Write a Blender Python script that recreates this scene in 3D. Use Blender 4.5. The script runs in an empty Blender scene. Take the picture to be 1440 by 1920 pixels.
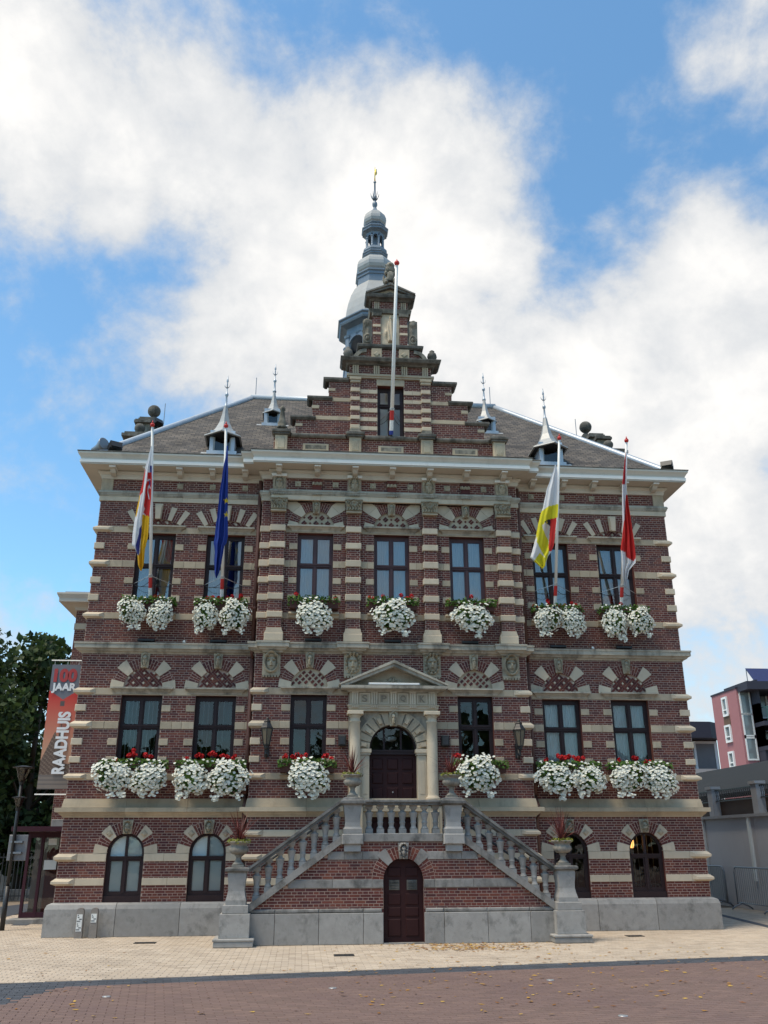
import bpy, bmesh, math, random
from mathutils import Vector, Matrix
PI = math.pi
random.seed(11)
scene = bpy.context.scene
col = scene.collection

# ------------------------------------------------------------------ camera
CAM = Vector((-1.987, -20.262, 1.750))
YAW, PITCH, ROLL, FPX = math.radians(5.1726), math.radians(20.643), math.radians(-0.2181), 1651.17
fw = Vector((math.sin(YAW)*math.cos(PITCH), math.cos(YAW)*math.cos(PITCH), math.sin(PITCH)))
rt = Vector((math.cos(YAW), -math.sin(YAW), 0)); up = rt.cross(fw)
rt, up = math.cos(ROLL)*rt + math.sin(ROLL)*up, -math.sin(ROLL)*rt + math.cos(ROLL)*up
camd = bpy.data.cameras.new('camera'); cam = bpy.data.objects.new('camera', camd); col.objects.link(cam)
cam.matrix_world = Matrix(((rt.x, up.x, -fw.x, CAM.x), (rt.y, up.y, -fw.y, CAM.y), (rt.z, up.z, -fw.z, CAM.z), (0, 0, 0, 1)))
camd.sensor_fit = 'VERTICAL'; camd.sensor_height = 36.0; camd.lens = FPX/1920*36
camd.clip_start = .1; camd.clip_end = 2000
scene.camera = cam
def ray(px, py):
    return (px-720)/FPX*rt - (py-960)/FPX*up + fw
def at(px, py, X=None, Y=None, Z=None):
    d = ray(px, py)
    t = (X-CAM.x)/d.x if X is not None else (Y-CAM.y)/d.y if Y is not None else (Z-CAM.z)/d.z
    return CAM + t*d

# ------------------------------------------------------------------ sky with broken cloud, soft sun behind it
SUN_EL, SUN_AZ = math.radians(65), math.radians(-118)     # azimuth from +Y towards +X: high, left and a little in front, veiled by cloud
sdir = Vector((math.sin(SUN_AZ)*math.cos(SUN_EL), math.cos(SUN_AZ)*math.cos(SUN_EL), math.sin(SUN_EL)))
world = bpy.data.worlds.new('World'); scene.world = world; world.use_nodes = True
wn = world.node_tree; wn.nodes.clear()
def wnode(t, **kw):
    n = wn.nodes.new(t)
    for k, v in kw.items(): setattr(n, k, v)
    return n
def wl(a, b): wn.links.new(a, b)
def wmath(op, a, b=None, c=None, clamp=False):
    n = wnode('ShaderNodeMath', operation=op); n.use_clamp = clamp
    for i, x in enumerate((a, b, c)):
        if x is None: continue
        if isinstance(x, (int, float)): n.inputs[i].default_value = x
        else: wl(x, n.inputs[i])
    return n.outputs[0]
wout = wnode('ShaderNodeOutputWorld'); wbg = wnode('ShaderNodeBackground'); wl(wbg.outputs[0], wout.inputs[0])
wbg.inputs[1].default_value = 0.10
sky = wnode('ShaderNodeTexSky', sky_type='NISHITA'); sky.sun_disc = False
sky.sun_elevation = SUN_EL; sky.sun_rotation = SUN_AZ % (2*PI); sky.altitude = 100; sky.air_density = 1.0; sky.dust_density = .6; sky.ozone_density = 2.2
tc = wnode('ShaderNodeTexCoord')
vdir = wnode('ShaderNodeVectorMath', operation='NORMALIZE'); wl(tc.outputs['Generated'], vdir.inputs[0])
# cloud banks: px, py of their middle as seen in the photograph, angular radius, weight (negative = clear blue)
BANKS = [(800,270,.11,.34),(900,300,.085,.30),(640,230,.09,.16),(560,470,.12,.34),(430,600,.10,.40),(300,720,.11,.44),
 (700,480,.14,.36),(880,480,.12,.30),(780,640,.16,.36),(1010,700,.10,.20),(1150,640,.11,.16),(70,230,.15,.50),(200,120,.13,.34),(60,60,.12,.3),
 (320,290,.11,.34),(430,300,.07,.24),(260,380,.05,.2),(1400,40,.07,.30),(1310,170,.07,.34),(1330,440,.13,.36),(1340,900,.14,.42),(1340,1150,.15,.60),(740,80,.035,.16),
 (90,1230,.07,.45),(1200,780,.12,.20),(1420,560,.08,.16),
 (600,60,.10,-.20),(400,60,.09,-.34),(1080,130,.12,-.30),(980,60,.1,-.26),(330,450,.08,-.45),(450,420,.045,-.20),(120,640,.10,-.40),(120,860,.10,-.36),
 (60,450,.07,-.16),(1190,300,.09,-.26),(1150,480,.05,-.1),(60,1030,.07,-.10),(1320,680,.05,-.16),(240,560,.06,-.3),(1250,1000,.04,-.1),(700,300,.06,-.1),(1080,400,.05,-.25)]
acc = None
for (bx, by, br, ba) in BANKS:
    d = ray(bx, by).normalized()
    dp = wnode('ShaderNodeVectorMath', operation='DOT_PRODUCT'); wl(vdir.outputs[0], dp.inputs[0]); dp.inputs[1].default_value = d
    e = wmath('EXPONENT', wmath('MULTIPLY', wmath('SUBTRACT', dp.outputs['Value'], 1.0), 1.0/(br*br*.75)))
    acc = wmath('MULTIPLY_ADD', e, ba, acc if acc is not None else 0.0)
def wnoise(scale, detail, rough, dist, stretch=(1,1,1), off=(0,0,0)):
    mp = wnode('ShaderNodeMapping'); mp.inputs['Scale'].default_value = stretch; mp.inputs['Location'].default_value = off; wl(vdir.outputs[0], mp.inputs[0])
    n = wnode('ShaderNodeTexNoise'); n.inputs['Scale'].default_value = scale; n.inputs['Detail'].default_value = detail
    n.inputs['Roughness'].default_value = rough; n.inputs['Distortion'].default_value = dist; wl(mp.outputs[0], n.inputs['Vector'])
    return n.outputs['Fac']
nA = wnoise(3.4, 8, .56, .25, (1,1,1.25), (3.1,1.7,.4))
nB = wnoise(9., 8, .62, .12, (1,1,1.1), (.7,5.2,2.4))
nC = wnoise(5.0, 4, .6, .4, (1,1,1.2), (8.7,2.2,1.4))
dens = wmath('MULTIPLY_ADD', acc, .46, wmath('SUBTRACT', wmath('MULTIPLY_ADD', nA, 1.15, wmath('MULTIPLY', nB, .80)), 1.005))
def wsmooth(x, a, b):
    n = wnode('ShaderNodeMapRange', interpolation_type='SMOOTHSTEP'); wl(x, n.inputs[0])
    n.inputs[1].default_value = a; n.inputs[2].default_value = b; n.inputs[3].default_value = 0; n.inputs[4].default_value = 1
    return n.outputs[0]
alpha = wsmooth(dens, -.06, .28)
core = wmath('MULTIPLY', wsmooth(dens, .06, .66), wmath('MULTIPLY_ADD', nC, 2.0, -.05, clamp=True))
cc = wnode('ShaderNodeMix', data_type='RGBA'); wl(core, cc.inputs[0])
cc.inputs[6].default_value = (4.3, 4.5, 4.75, 1); cc.inputs[7].default_value = (7.3, 7.1, 6.8, 1)
skm = wnode('ShaderNodeMix', data_type='RGBA', blend_type='MULTIPLY'); skm.inputs[0].default_value = 1
wl(sky.outputs[0], skm.inputs[6]); skm.inputs[7].default_value = (1.12, 1.50, 1.50, 1)
mx = wnode('ShaderNodeMix', data_type='RGBA'); wl(alpha, mx.inputs[0]); wl(skm.outputs[2], mx.inputs[6]); wl(cc.outputs[2], mx.inputs[7])
wl(mx.outputs[2], wbg.inputs[0])

sund = bpy.data.lights.new('sun', 'SUN'); sun = bpy.data.objects.new('sun', sund); col.objects.link(sun)
sund.energy = 2.6; sund.angle = math.radians(22); sund.color = (1, .87, .69)
sun.rotation_euler = sdir.to_track_quat('Z', 'Y').to_euler(); sun.location = (-30, 20, 60)
scene.view_settings.view_transform = 'Standard'; scene.view_settings.look = 'None'
scene.view_settings.exposure = 0.66; scene.view_settings.gamma = 1.0
scene.render.resolution_x = 768; scene.render.resolution_y = 1024

# ------------------------------------------------------------------ materials
def material(name, c, rough=.85, var=.18, nscale=6., bump=.25, bscale=70., rand=.12, island=False, stain=None, metal=0., spec=.3, ramp=None, attr=None, transl=0., zstretch=1.):
    m = bpy.data.materials.new(name); m.use_nodes = True; t = m.node_tree; N = t.nodes; L = t.links.new
    b = N['Principled BSDF']; b.inputs['Roughness'].default_value = rough; b.inputs['Metallic'].default_value = metal
    b.inputs['Specular IOR Level'].default_value = spec
    geo = N.new('ShaderNodeNewGeometry'); oi = N.new('ShaderNodeObjectInfo')
    mp = N.new('ShaderNodeMapping'); L(geo.outputs['Position'], mp.inputs[0]); mp.inputs['Scale'].default_value = (1, 1, zstretch)
    n1 = N.new('ShaderNodeTexNoise'); n1.inputs['Scale'].default_value = nscale; n1.inputs['Detail'].default_value = 4; n1.inputs['Roughness'].default_value = .62
    L(mp.outputs[0], n1.inputs['Vector'])
    rnd = oi.outputs['Random']
    if island:
        ad = N.new('ShaderNodeMath'); ad.operation = 'ADD'; L(geo.outputs['Random Per Island'], ad.inputs[0]); L(oi.outputs['Random'], ad.inputs[1])
        fr = N.new('ShaderNodeMath'); fr.operation = 'FRACT'; L(ad.outputs[0], fr.inputs[0]); rnd = fr.outputs[0]
    if attr:
        an = N.new('ShaderNodeVertexColor'); an.layer_name = attr; base = an.outputs[0]
    elif ramp:
        cr = N.new('ShaderNodeValToRGB'); L(rnd, cr.inputs[0]); el = cr.color_ramp.elements
        cr.color_ramp.interpolation = 'LINEAR'
        while len(el) < len(ramp): el.new(.5)
        for i, k in enumerate(ramp): el[i].position = i/(len(ramp)-1); el[i].color = (*k, 1)
        base = cr.outputs[0]
    else:
        rg = N.new('ShaderNodeRGB'); rg.outputs[0].default_value = (*c, 1); base = rg.outputs[0]
    # value factor: 1 + var*(noise-.5)*2 + rand*(random-.5)*2
    f1 = N.new('ShaderNodeMath'); f1.operation = 'MULTIPLY_ADD'; L(n1.outputs['Fac'], f1.inputs[0]); f1.inputs[1].default_value = 2*var; f1.inputs[2].default_value = 1-var
    f2 = N.new('ShaderNodeMath'); f2.operation = 'MULTIPLY_ADD'; L(rnd, f2.inputs[0]); f2.inputs[1].default_value = 2*rand; f2.inputs[2].default_value = 1-rand
    f3 = N.new('ShaderNodeMath'); f3.operation = 'MULTIPLY'; L(f1.outputs[0], f3.inputs[0]); L(f2.outputs[0], f3.inputs[1])
    mul = N.new('ShaderNodeMix'); mul.data_type = 'RGBA'; mul.blend_type = 'MULTIPLY'; mul.inputs[0].default_value = 1
    L(base, mul.inputs[6]); L(f3.outputs[0], mul.inputs[7]); out = mul.outputs[2]
    if stain:
        sc, ss, lo, hi, amt, sz = stain
        mp2 = N.new('ShaderNodeMapping'); L(geo.outputs['Position'], mp2.inputs[0]); mp2.inputs['Scale'].default_value = (1, 1, sz)
        n2 = N.new('ShaderNodeTexNoise'); n2.inputs['Scale'].default_value = ss; n2.inputs['Detail'].default_value = 5; n2.inputs['Roughness'].default_value = .68
        L(mp2.outputs[0], n2.inputs['Vector'])
        mr = N.new('ShaderNodeMapRange'); L(n2.outputs['Fac'], mr.inputs[0]); mr.inputs[1].default_value = lo; mr.inputs[2].default_value = hi; mr.inputs[3].default_value = 0; mr.inputs[4].default_value = amt
        mm = N.new('ShaderNodeMix'); mm.data_type = 'RGBA'; L(mr.outputs[0], mm.inputs[0]); L(out, mm.inputs[6]); mm.inputs[7].default_value = (*sc, 1); out = mm.outputs[2]
    L(out, b.inputs['Base Color'])
    if bump:
        n3 = N.new('ShaderNodeTexNoise'); n3.inputs['Scale'].default_value = bscale; n3.inputs['Detail'].default_value = 2; L(geo.outputs['Position'], n3.inputs['Vector'])
        bp = N.new('ShaderNodeBump'); bp.inputs['Strength'].default_value = bump; bp.inputs['Distance'].default_value = .01; L(n3.outputs['Fac'], bp.inputs['Height']); L(bp.outputs[0], b.inputs['Normal'])
    if transl:
        tr = N.new('ShaderNodeBsdfTranslucent'); L(out, tr.inputs['Color']); ms = N.new('ShaderNodeMixShader'); ms.inputs[0].default_value = transl
        L(b.outputs[0], ms.inputs[1]); L(tr.outputs[0], ms.inputs[2]); L(ms.outputs[0], N['Material Output'].inputs[0])
    return m
def glass_material(name, ior=1.7, tint=(.93,.96,.97)):
    m = bpy.data.materials.new(name); m.use_nodes = True; t = m.node_tree; N = t.nodes; L = t.links.new
    N.remove(N['Principled BSDF'])
    tr = N.new('ShaderNodeBsdfTransparent'); tr.inputs[0].default_value = (*tint, 1)
    gl = N.new('ShaderNodeBsdfGlossy'); gl.inputs['Roughness'].default_value = .015
    geo = N.new('ShaderNodeNewGeometry'); nz = N.new('ShaderNodeTexNoise'); nz.inputs['Scale'].default_value = 2.2; L(geo.outputs['Position'], nz.inputs['Vector'])
    bp = N.new('ShaderNodeBump'); bp.inputs['Strength'].default_value = .05; bp.inputs['Distance'].default_value = .05; L(nz.outputs['Fac'], bp.inputs['Height']); L(bp.outputs[0], gl.inputs['Normal'])
    fr = N.new('ShaderNodeFresnel'); fr.inputs['IOR'].default_value = ior
    ms = N.new('ShaderNodeMixShader'); L(fr.outputs[0], ms.inputs[0]); L(tr.outputs[0], ms.inputs[1]); L(gl.outputs[0], ms.inputs[2])
    L(ms.outputs[0], N['Material Output'].inputs[0])
    return m
def texbrick_material(name, c1, c2, cm, scale, bw, bh, mort, axis='XZ', bump=.3, rough=.85):
    m = bpy.data.materials.new(name); m.use_nodes = True; t = m.node_tree; N = t.nodes; L = t.links.new
    b = N['Principled BSDF']; b.inputs['Roughness'].default_value = rough; b.inputs['Specular IOR Level'].default_value = .25
    geo = N.new('ShaderNodeNewGeometry'); sp = N.new('ShaderNodeSeparateXYZ'); cb = N.new('ShaderNodeCombineXYZ'); L(geo.outputs['Position'], sp.inputs[0])
    L(sp.outputs[axis[0]], cb.inputs[0]); L(sp.outputs[axis[1]], cb.inputs[1])
    br = N.new('ShaderNodeTexBrick'); L(cb.outputs[0], br.inputs['Vector']); br.inputs['Color1'].default_value = (*c1, 1); br.inputs['Color2'].default_value = (*c2, 1); br.inputs['Mortar'].default_value = (*cm, 1)
    br.inputs['Scale'].default_value = scale; br.inputs['Mortar Size'].default_value = mort; br.inputs['Brick Width'].default_value = bw; br.inputs['Row Height'].default_value = bh; br.inputs['Bias'].default_value = -.1
    nz = N.new('ShaderNodeTexNoise'); nz.inputs['Scale'].default_value = 1.7; nz.inputs['Detail'].default_value = 9; nz.inputs['Roughness'].default_value = .7; L(geo.outputs['Position'], nz.inputs['Vector'])
    mr = N.new('ShaderNodeMapRange'); L(nz.outputs['Fac'], mr.inputs[0]); mr.inputs[1].default_value = .3; mr.inputs[2].default_value = .7; mr.inputs[3].default_value = .6; mr.inputs[4].default_value = 1.35
    mul = N.new('ShaderNodeMix'); mul.data_type = 'RGBA'; mul.blend_type = 'MULTIPLY'; mul.inputs[0].default_value = 1; L(br.outputs[0], mul.inputs[6]); L(mr.outputs[0], mul.inputs[7]); L(mul.outputs[2], b.inputs['Base Color'])
    bp = N.new('ShaderNodeBump'); bp.inputs['Strength'].default_value = bump; bp.inputs['Distance'].default_value = .02; bp.invert = True; L(br.outputs['Fac'], bp.inputs['Height']); L(bp.outputs[0], b.inputs['Normal'])
    return m
MT = {}
MT['brick'] = material('red_brick', (.2,.07,.06), .85, .22, 14, .3, 90, .12, True, ramp=[(.082,.026,.025),(.12,.034,.028),(.155,.046,.033),(.10,.030,.028),(.175,.058,.038),(.13,.037,.030),(.070,.026,.028)], stain=((.06,.045,.045), .9, .52, .78, .5, .5))
MT['brick_up'] = MT['brick']
MT['mortar'] = material('mortar', (.42,.305,.24), .95, .2, 5, .2, 120, 0, stain=((.22,.16,.13), 1.1, .45, .75, .6, .6))
MT['stone'] = material('sandstone', (.43,.35,.245), .9, .16, 3.5, .3, 60, .12, stain=((.20,.165,.12), 2.4, .50, .78, .75, .45))
MT['stonel'] = material('pale_sandstone', (.53,.44,.32), .9, .14, 3.5, .3, 60, .10, stain=((.28,.23,.17), 2.4, .52, .8, .6, .45))
MT['carved'] = material('carved_sandstone', (.40,.345,.25), .9, .22, 9, .4, 70, .10, stain=((.13,.115,.085), 5, .48, .72, .7, 1.))
MT['stone_d'] = material('aged_sandstone', (.40,.36,.285), .9, .22, 3.5, .35, 60, .12, stain=((.12,.11,.09), 2.6, .47, .66, .85, .5))
MT['letter'] = material('letter_shadow_stone', (.25,.21,.155), .9, .2, 6, .2, 60, 0)
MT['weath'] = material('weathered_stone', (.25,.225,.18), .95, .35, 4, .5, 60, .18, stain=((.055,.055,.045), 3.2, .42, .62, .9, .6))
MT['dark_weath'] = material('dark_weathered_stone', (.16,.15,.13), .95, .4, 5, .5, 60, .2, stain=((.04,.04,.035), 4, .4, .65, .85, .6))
MT['blue'] = material('grey_bluestone', (.30,.288,.268), .8, .24, 7, .45, 90, .12, stain=((.09,.088,.08), 4.5, .52, .72, .6, .8))
MT['bluedark'] = material('worn_bluestone', (.25,.238,.22), .85, .3, 6, .4, 80, .12, stain=((.06,.06,.055), 3.5, .46, .68, .85, .7))
MT['rail'] = material('lichened_bluestone', (.17,.165,.155), .9, .35, 7, .5, 80, .12, stain=((.05,.05,.045), 4.5, .42, .64, .8, .8))
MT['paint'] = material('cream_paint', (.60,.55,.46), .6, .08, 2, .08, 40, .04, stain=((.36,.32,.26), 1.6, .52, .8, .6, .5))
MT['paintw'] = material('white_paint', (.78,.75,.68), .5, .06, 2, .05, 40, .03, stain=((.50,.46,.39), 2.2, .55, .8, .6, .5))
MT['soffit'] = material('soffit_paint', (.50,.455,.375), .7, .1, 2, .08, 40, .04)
MT['frame'] = material('dark_brown_wood', (.028,.014,.014), .5, .2, 5, .1, 50, .05, spec=.3)
MT['frameu'] = material('brown_wood', (.070,.034,.036), .5, .2, 5, .1, 50, .05, spec=.35)
MT['door'] = material('burgundy_door_paint', (.032,.010,.010), .5, .2, 4, .08, 40, .03, spec=.2)
MT['black'] = material('black_metal', (.015,.015,.016), .5, .2, 8, .1, 60, .05, spec=.5)
MT['glass'] = glass_material('window_glass', 1.75)
MT['glassup'] = glass_material('upper_window_glass', 2.7)
MT['curtain'] = material('pale_blind', (.82,.84,.80), .9, .06, 2, 0, 1, .05, transl=.2)
MT['panel'] = material('frosted_screen', (.74,.78,.73), .8, .06, 1, 0, 1, .03)
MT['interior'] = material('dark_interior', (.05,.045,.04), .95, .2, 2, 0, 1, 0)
MT['slate'] = texbrick_material('slate', (.135,.114,.094), (.060,.055,.052), (.035,.033,.032), 1, .20, .085, .009, 'XZ', .8, .8)
MT['slatey'] = texbrick_material('slate_side', (.105,.095,.085), (.065,.06,.058), (.045,.042,.04), 1, .15, .065, .006, 'YZ', .8, .8)
MT['zinc'] = material('zinc', (.36,.40,.44), .45, .18, 3, .1, 30, .06, metal=.35, spec=.5, stain=((.62,.66,.68), 3, .55, .75, .5, .4))
MT['zincd'] = material('dark_zinc', (.155,.195,.235), .5, .2, 3, .1, 30, .08, metal=.3, spec=.5, stain=((.34,.38,.42), 4, .55, .75, .5, .4))
MT['zincl'] = material('pale_zinc', (.33,.335,.325), .5, .16, 2.5, .1, 30, .06, metal=.2, spec=.5, stain=((.22,.205,.18), 2.5, .5, .75, .5, .4))
MT['gold'] = material('gilt_metal', (.75,.48,.12), .3, .1, 6, 0, 1, 0, metal=1)
MT['pipe'] = material('brown_downpipe', (.12,.055,.042), .5, .15, 6, .05, 40, .05)
MT['pole'] = material('white_pole', (.76,.75,.71), .4, .06, 3, 0, 1, 0)
MT['red'] = material('red_paint', (.50,.035,.03), .45, .08, 5, 0, 1, 0)
MT['bluep'] = material('blue_paint', (.03,.05,.25), .45, .08, 5, 0, 1, 0)
MT['wire'] = material('steel_wire', (.45,.45,.45), .4, .1, 5, 0, 1, 0, metal=.6)
MT['flag'] = material('flag_cloth', (1,1,1), .85, .06, 8, .15, 200, 0, attr='Col', transl=.35)
MT['print'] = material('printed_banner', (1,1,1), .6, .03, 8, 0, 1, 0, attr='Col')
MT['white_txt'] = material('white_print', (.72,.72,.71), .6, .02, 5, 0, 1, 0)
MT['red_txt'] = material('red_print', (.38,.05,.05), .6, .02, 5, 0, 1, 0)
MT['leaf'] = material('flower_leaf', (.06,.12,.022), .6, .3, 20, 0, 1, .2, True, ramp=[(.04,.085,.018),(.07,.15,.025),(.12,.20,.035),(.055,.12,.02)], transl=.25)
MT['petal'] = material('white_petal', (.74,.73,.63), .7, .05, 10, 0, 1, .06, True, transl=.15)
MT['gera'] = material('red_geranium', (.55,.018,.02), .6, .1, 10, 0, 1, .2, True, transl=.15)
MT['trough'] = material('terracotta_trough', (.085,.038,.03), .8, .2, 10, .1, 60, .05)
MT['cord'] = material('dark_red_leaf', (.10,.028,.028), .5, .2, 10, 0, 1, .3, True, ramp=[(.075,.020,.022),(.17,.042,.034),(.11,.035,.030)], transl=.15)
MT['yleaf'] = material('yellow_green_leaf', (.25,.25,.04), .6, .2, 10, 0, 1, .25, True, ramp=[(.12,.15,.03),(.28,.28,.05),(.20,.22,.04)], transl=.25)
MT['urn'] = material('cast_stone', (.26,.235,.195), .9, .3, 9, .4, 70, .1, stain=((.09,.085,.07), 7, .48, .7, .7, 1))
MT['lamp_glass'] = material('amber_lamp_glass', (.13,.105,.07), .25, .1, 4, 0, 1, 0, spec=.5)
MT['tan'] = material('tan_paver', (.44,.36,.275), .9, .12, 9, .2, 70, .12, True, ramp=[(.41,.33,.25),(.48,.395,.305),(.44,.355,.265),(.46,.385,.30)], stain=((.30,.245,.19), .55, .45, .75, .55, 1))
MT['tanbase'] = material('tan_joint_sand', (.20,.155,.11), .95, .2, 9, .2, 70, 0)
MT['redpav'] = material('red_paver', (.16,.1,.085), .8, .12, 9, .2, 70, .05, True, ramp=[(.155,.104,.086),(.172,.113,.093),(.163,.108,.092),(.180,.118,.096)], stain=((.12,.078,.075), .5, .45, .75, .6, 1))
MT['redbase'] = material('red_joint_sand', (.145,.096,.081), .95, .2, 9, .2, 70, 0)
MT['darkpav'] = material('dark_paver', (.06,.065,.075), .8, .2, 9, .2, 70, .2, True)
MT['ground'] = material('far_paving', (.27,.23,.19), .95, .15, 2, .2, 40, 0)
MT['grate'] = material('iron_grate', (.05,.05,.05), .6, .3, 20, .2, 60, .1, metal=.4)
MT['dleaf'] = material('fallen_leaf', (.25,.14,.04), .8, .2, 10, 0, 1, .3, True, ramp=[(.22,.08,.02),(.36,.17,.03),(.42,.27,.06),(.16,.06,.02)])
MT['tree'] = material('tree_leaf', (.04,.07,.02), .6, .25, 3, 0, 1, .3, True, ramp=[(.022,.040,.012),(.04,.068,.02),(.065,.10,.028),(.03,.05,.014)], transl=.3)
MT['bark'] = material('bark', (.09,.07,.05), .95, .3, 12, .5, 40, 0)
MT['greywall'] = material('grey_render', (.56,.54,.54), .9, .08, 1.2, .1, 60, .05, stain=((.44,.42,.42), .8, .5, .8, .5, .4))
MT['greystone'] = material('grey_concrete', (.36,.355,.355), .9, .12, 5, .2, 60, .05)
MT['brownwall'] = material('brown_wall', (.075,.055,.045), .9, .15, 3, .1, 60, 0)
MT['bitumen'] = material('dark_roofing', (.024,.026,.027), .9, .15, 1.5, .1, 30, 0, spec=.1, stain=((.034,.036,.038), .9, .5, .75, .5, 1))
MT['galv'] = material('galvanised_steel', (.24,.26,.28), .45, .2, 8, 0, 1, .05, metal=.6)
MT['pinkw'] = material('pink_brick_wall', (.34,.15,.155), .9, .08, 2, .1, 60, 0)
MT['brownp'] = material('brown_panel', (.13,.08,.055), .8, .1, 2, 0, 1, 0)
MT['navy'] = material('dark_fascia', (.035,.035,.05), .7, .1, 2, 0, 1, 0)
MT['whitef'] = material('white_window_frame', (.75,.75,.73), .5, .05, 3, 0, 1, 0)
MT['aptglass'] = material('far_window', (.17,.19,.195), .15, .3, .6, 0, 1, .1, spec=.6)
MT['greenrail'] = material('green_balcony_rail', (.06,.15,.14), .5, .1, 4, 0, 1, 0)
MT['pvpanel'] = material('solar_panel', (.03,.03,.09), .2, .1, 4, 0, 1, .05, spec=.7)
MT['burg'] = material('burgundy_canopy', (.045,.010,.018), .5, .15, 4, 0, 1, 0)
MT['signb'] = material('sign_back', (.20,.20,.205), .5, .1, 5, 0, 1, 0, metal=.2)
MT['plate'] = material('white_plate', (.72,.72,.68), .5, .05, 5, 0, 1, 0)
MT['concrete'] = material('marker_concrete', (.24,.215,.19), .95, .25, 12, .4, 90, .1)

# ------------------------------------------------------------------ mesh helpers
def link(o, parent=None):
    col.objects.link(o)
    if parent is not None: o.parent = parent
    return o
def tag(o, label=None, cat=None, group=None, kind=None):
    if label: o['label'] = label
    if cat: o['category'] = cat
    if group: o['group'] = group
    if kind: o['kind'] = kind
    return o
def empty(name, loc=(0,0,0), rz=0., label=None, cat=None, group=None):
    o = bpy.data.objects.new(name, None); col.objects.link(o); o.location = loc; o.rotation_euler = (0,0,rz); o.empty_display_size = .1
    return tag(o, label, cat, group)
class MB:
    def __init__(s): s.v = []; s.f = []
    def face(s, pts):
        n = len(s.v); s.v.extend(pts); s.f.append(tuple(range(n, n+len(pts))))
    def box(s, x0, x1, y0, y1, z0, z1):
        n = len(s.v)
        s.v += [(x0,y0,z0),(x1,y0,z0),(x1,y1,z0),(x0,y1,z0),(x0,y0,z1),(x1,y0,z1),(x1,y1,z1),(x0,y1,z1)]
        s.f += [(n,n+1,n+5,n+4),(n+1,n+2,n+6,n+5),(n+2,n+3,n+7,n+6),(n+3,n,n+4,n+7),(n+4,n+5,n+6,n+7),(n+3,n+2,n+1,n)]
        return s
    def brick(s, x0, x1, z0, z1, y, d):            # front and four edges
        n = len(s.v); e = .0025
        s.v += [(x0,y+d,z0),(x1,y+d,z0),(x1,y+d,z1),(x0,y+d,z1),(x0+e,y,z0+e),(x1-e,y,z0+e),(x1-e,y,z1-e),(x0+e,y,z1-e)]
        s.f += [(n+4,n+5,n+6,n+7),(n,n+1,n+5,n+4),(n+1,n+2,n+6,n+5),(n+2,n+3,n+7,n+6),(n+3,n,n+4,n+7)]
    def pbox(s, x0, x1, z0, z1, y0, y1, c=.01):     # block with a chamfered front (front at y0)
        n = len(s.v)
        s.v += [(x0,y1,z0),(x1,y1,z0),(x1,y1,z1),(x0,y1,z1),(x0,y0+c,z0),(x1,y0+c,z0),(x1,y0+c,z1),(x0,y0+c,z1),(x0+c,y0,z0+c),(x1-c,y0,z0+c),(x1-c,y0,z1-c),(x0+c,y0,z1-c)]
        s.f.append((n+8,n+9,n+10,n+11))
        for k in (0, 4):
            for i in range(4):
                j = (i+1) % 4; s.f.append((n+k+i,n+k+j,n+k+4+j,n+k+4+i))
        return s
    def prism(s, poly, y0, y1):                     # poly in X,Z
        n = len(s.v); k = len(poly)
        s.v += [(x,y0,z) for x,z in poly] + [(x,y1,z) for x,z in poly]
        s.f.append(tuple(range(n,n+k))); s.f.append(tuple(range(n+2*k-1,n+k-1,-1)))
        for i in range(k):
            j = (i+1) % k; s.f.append((n+i,n+k+i,n+k+j,n+j))
        return s
    def prismx(s, poly, x0, x1):                    # poly in Y,Z
        n = len(s.v); k = len(poly)
        s.v += [(x0,y,z) for y,z in poly] + [(x1,y,z) for y,z in poly]
        s.f.append(tuple(range(n,n+k))); s.f.append(tuple(range(n+2*k-1,n+k-1,-1)))
        for i in range(k):
            j = (i+1) % k; s.f.append((n+i,n+k+i,n+k+j,n+j))
        return s
    def prismz(s, poly, z0, z1):
        n = len(s.v); k = len(poly)
        s.v += [(x,y,z0) for x,y in poly] + [(x,y,z1) for x,y in poly]
        s.f.append(tuple(range(n+k-1,n-1,-1))); s.f.append(tuple(range(n+k,n+2*k)))
        for i in range(k):
            j = (i+1) % k; s.f.append((n+i,n+j,n+k+j,n+k+i))
        return s
    def lathe(s, prof, seg=16, c=(0,0,0), rot=0., sy=1.):
        n = len(s.v)
        for r, z in prof:
            for i in range(seg):
                a = rot+2*PI*i/seg; s.v.append((c[0]+r*math.cos(a), c[1]+sy*r*math.sin(a), c[2]+z))
        m = len(prof)
        for k in range(m-1):
            for i in range(seg):
                j = (i+1) % seg; s.f.append((n+k*seg+i,n+k*seg+j,n+(k+1)*seg+j,n+(k+1)*seg+i))
        s.f.append(tuple(n+i for i in range(seg-1,-1,-1))); s.f.append(tuple(n+(m-1)*seg+i for i in range(seg)))
        return s
    def tube(s, pts, r, seg=6, r1=None):
        n = len(s.v); P = [Vector(p) for p in pts]; m = len(P)
        for k, p in enumerate(P):
            t = (P[min(k+1,m-1)]-P[max(k-1,0)]).normalized()
            a = t.cross(Vector((0,0,1)) if abs(t.z) < .9 else Vector((1,0,0))).normalized(); b = t.cross(a)
            rr = r if r1 is None else r+(r1-r)*k/(m-1)
            for i in range(seg):
                q = p + a*rr*math.cos(2*PI*i/seg) + b*rr*math.sin(2*PI*i/seg); s.v.append(tuple(q))
        for k in range(m-1):
            for i in range(seg):
                j = (i+1) % seg; s.f.append((n+k*seg+i,n+k*seg+j,n+(k+1)*seg+j,n+(k+1)*seg+i))
        s.f.append(tuple(n+i for i in range(seg-1,-1,-1))); s.f.append(tuple(n+(m-1)*seg+i for i in range(seg)))
        return s
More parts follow.
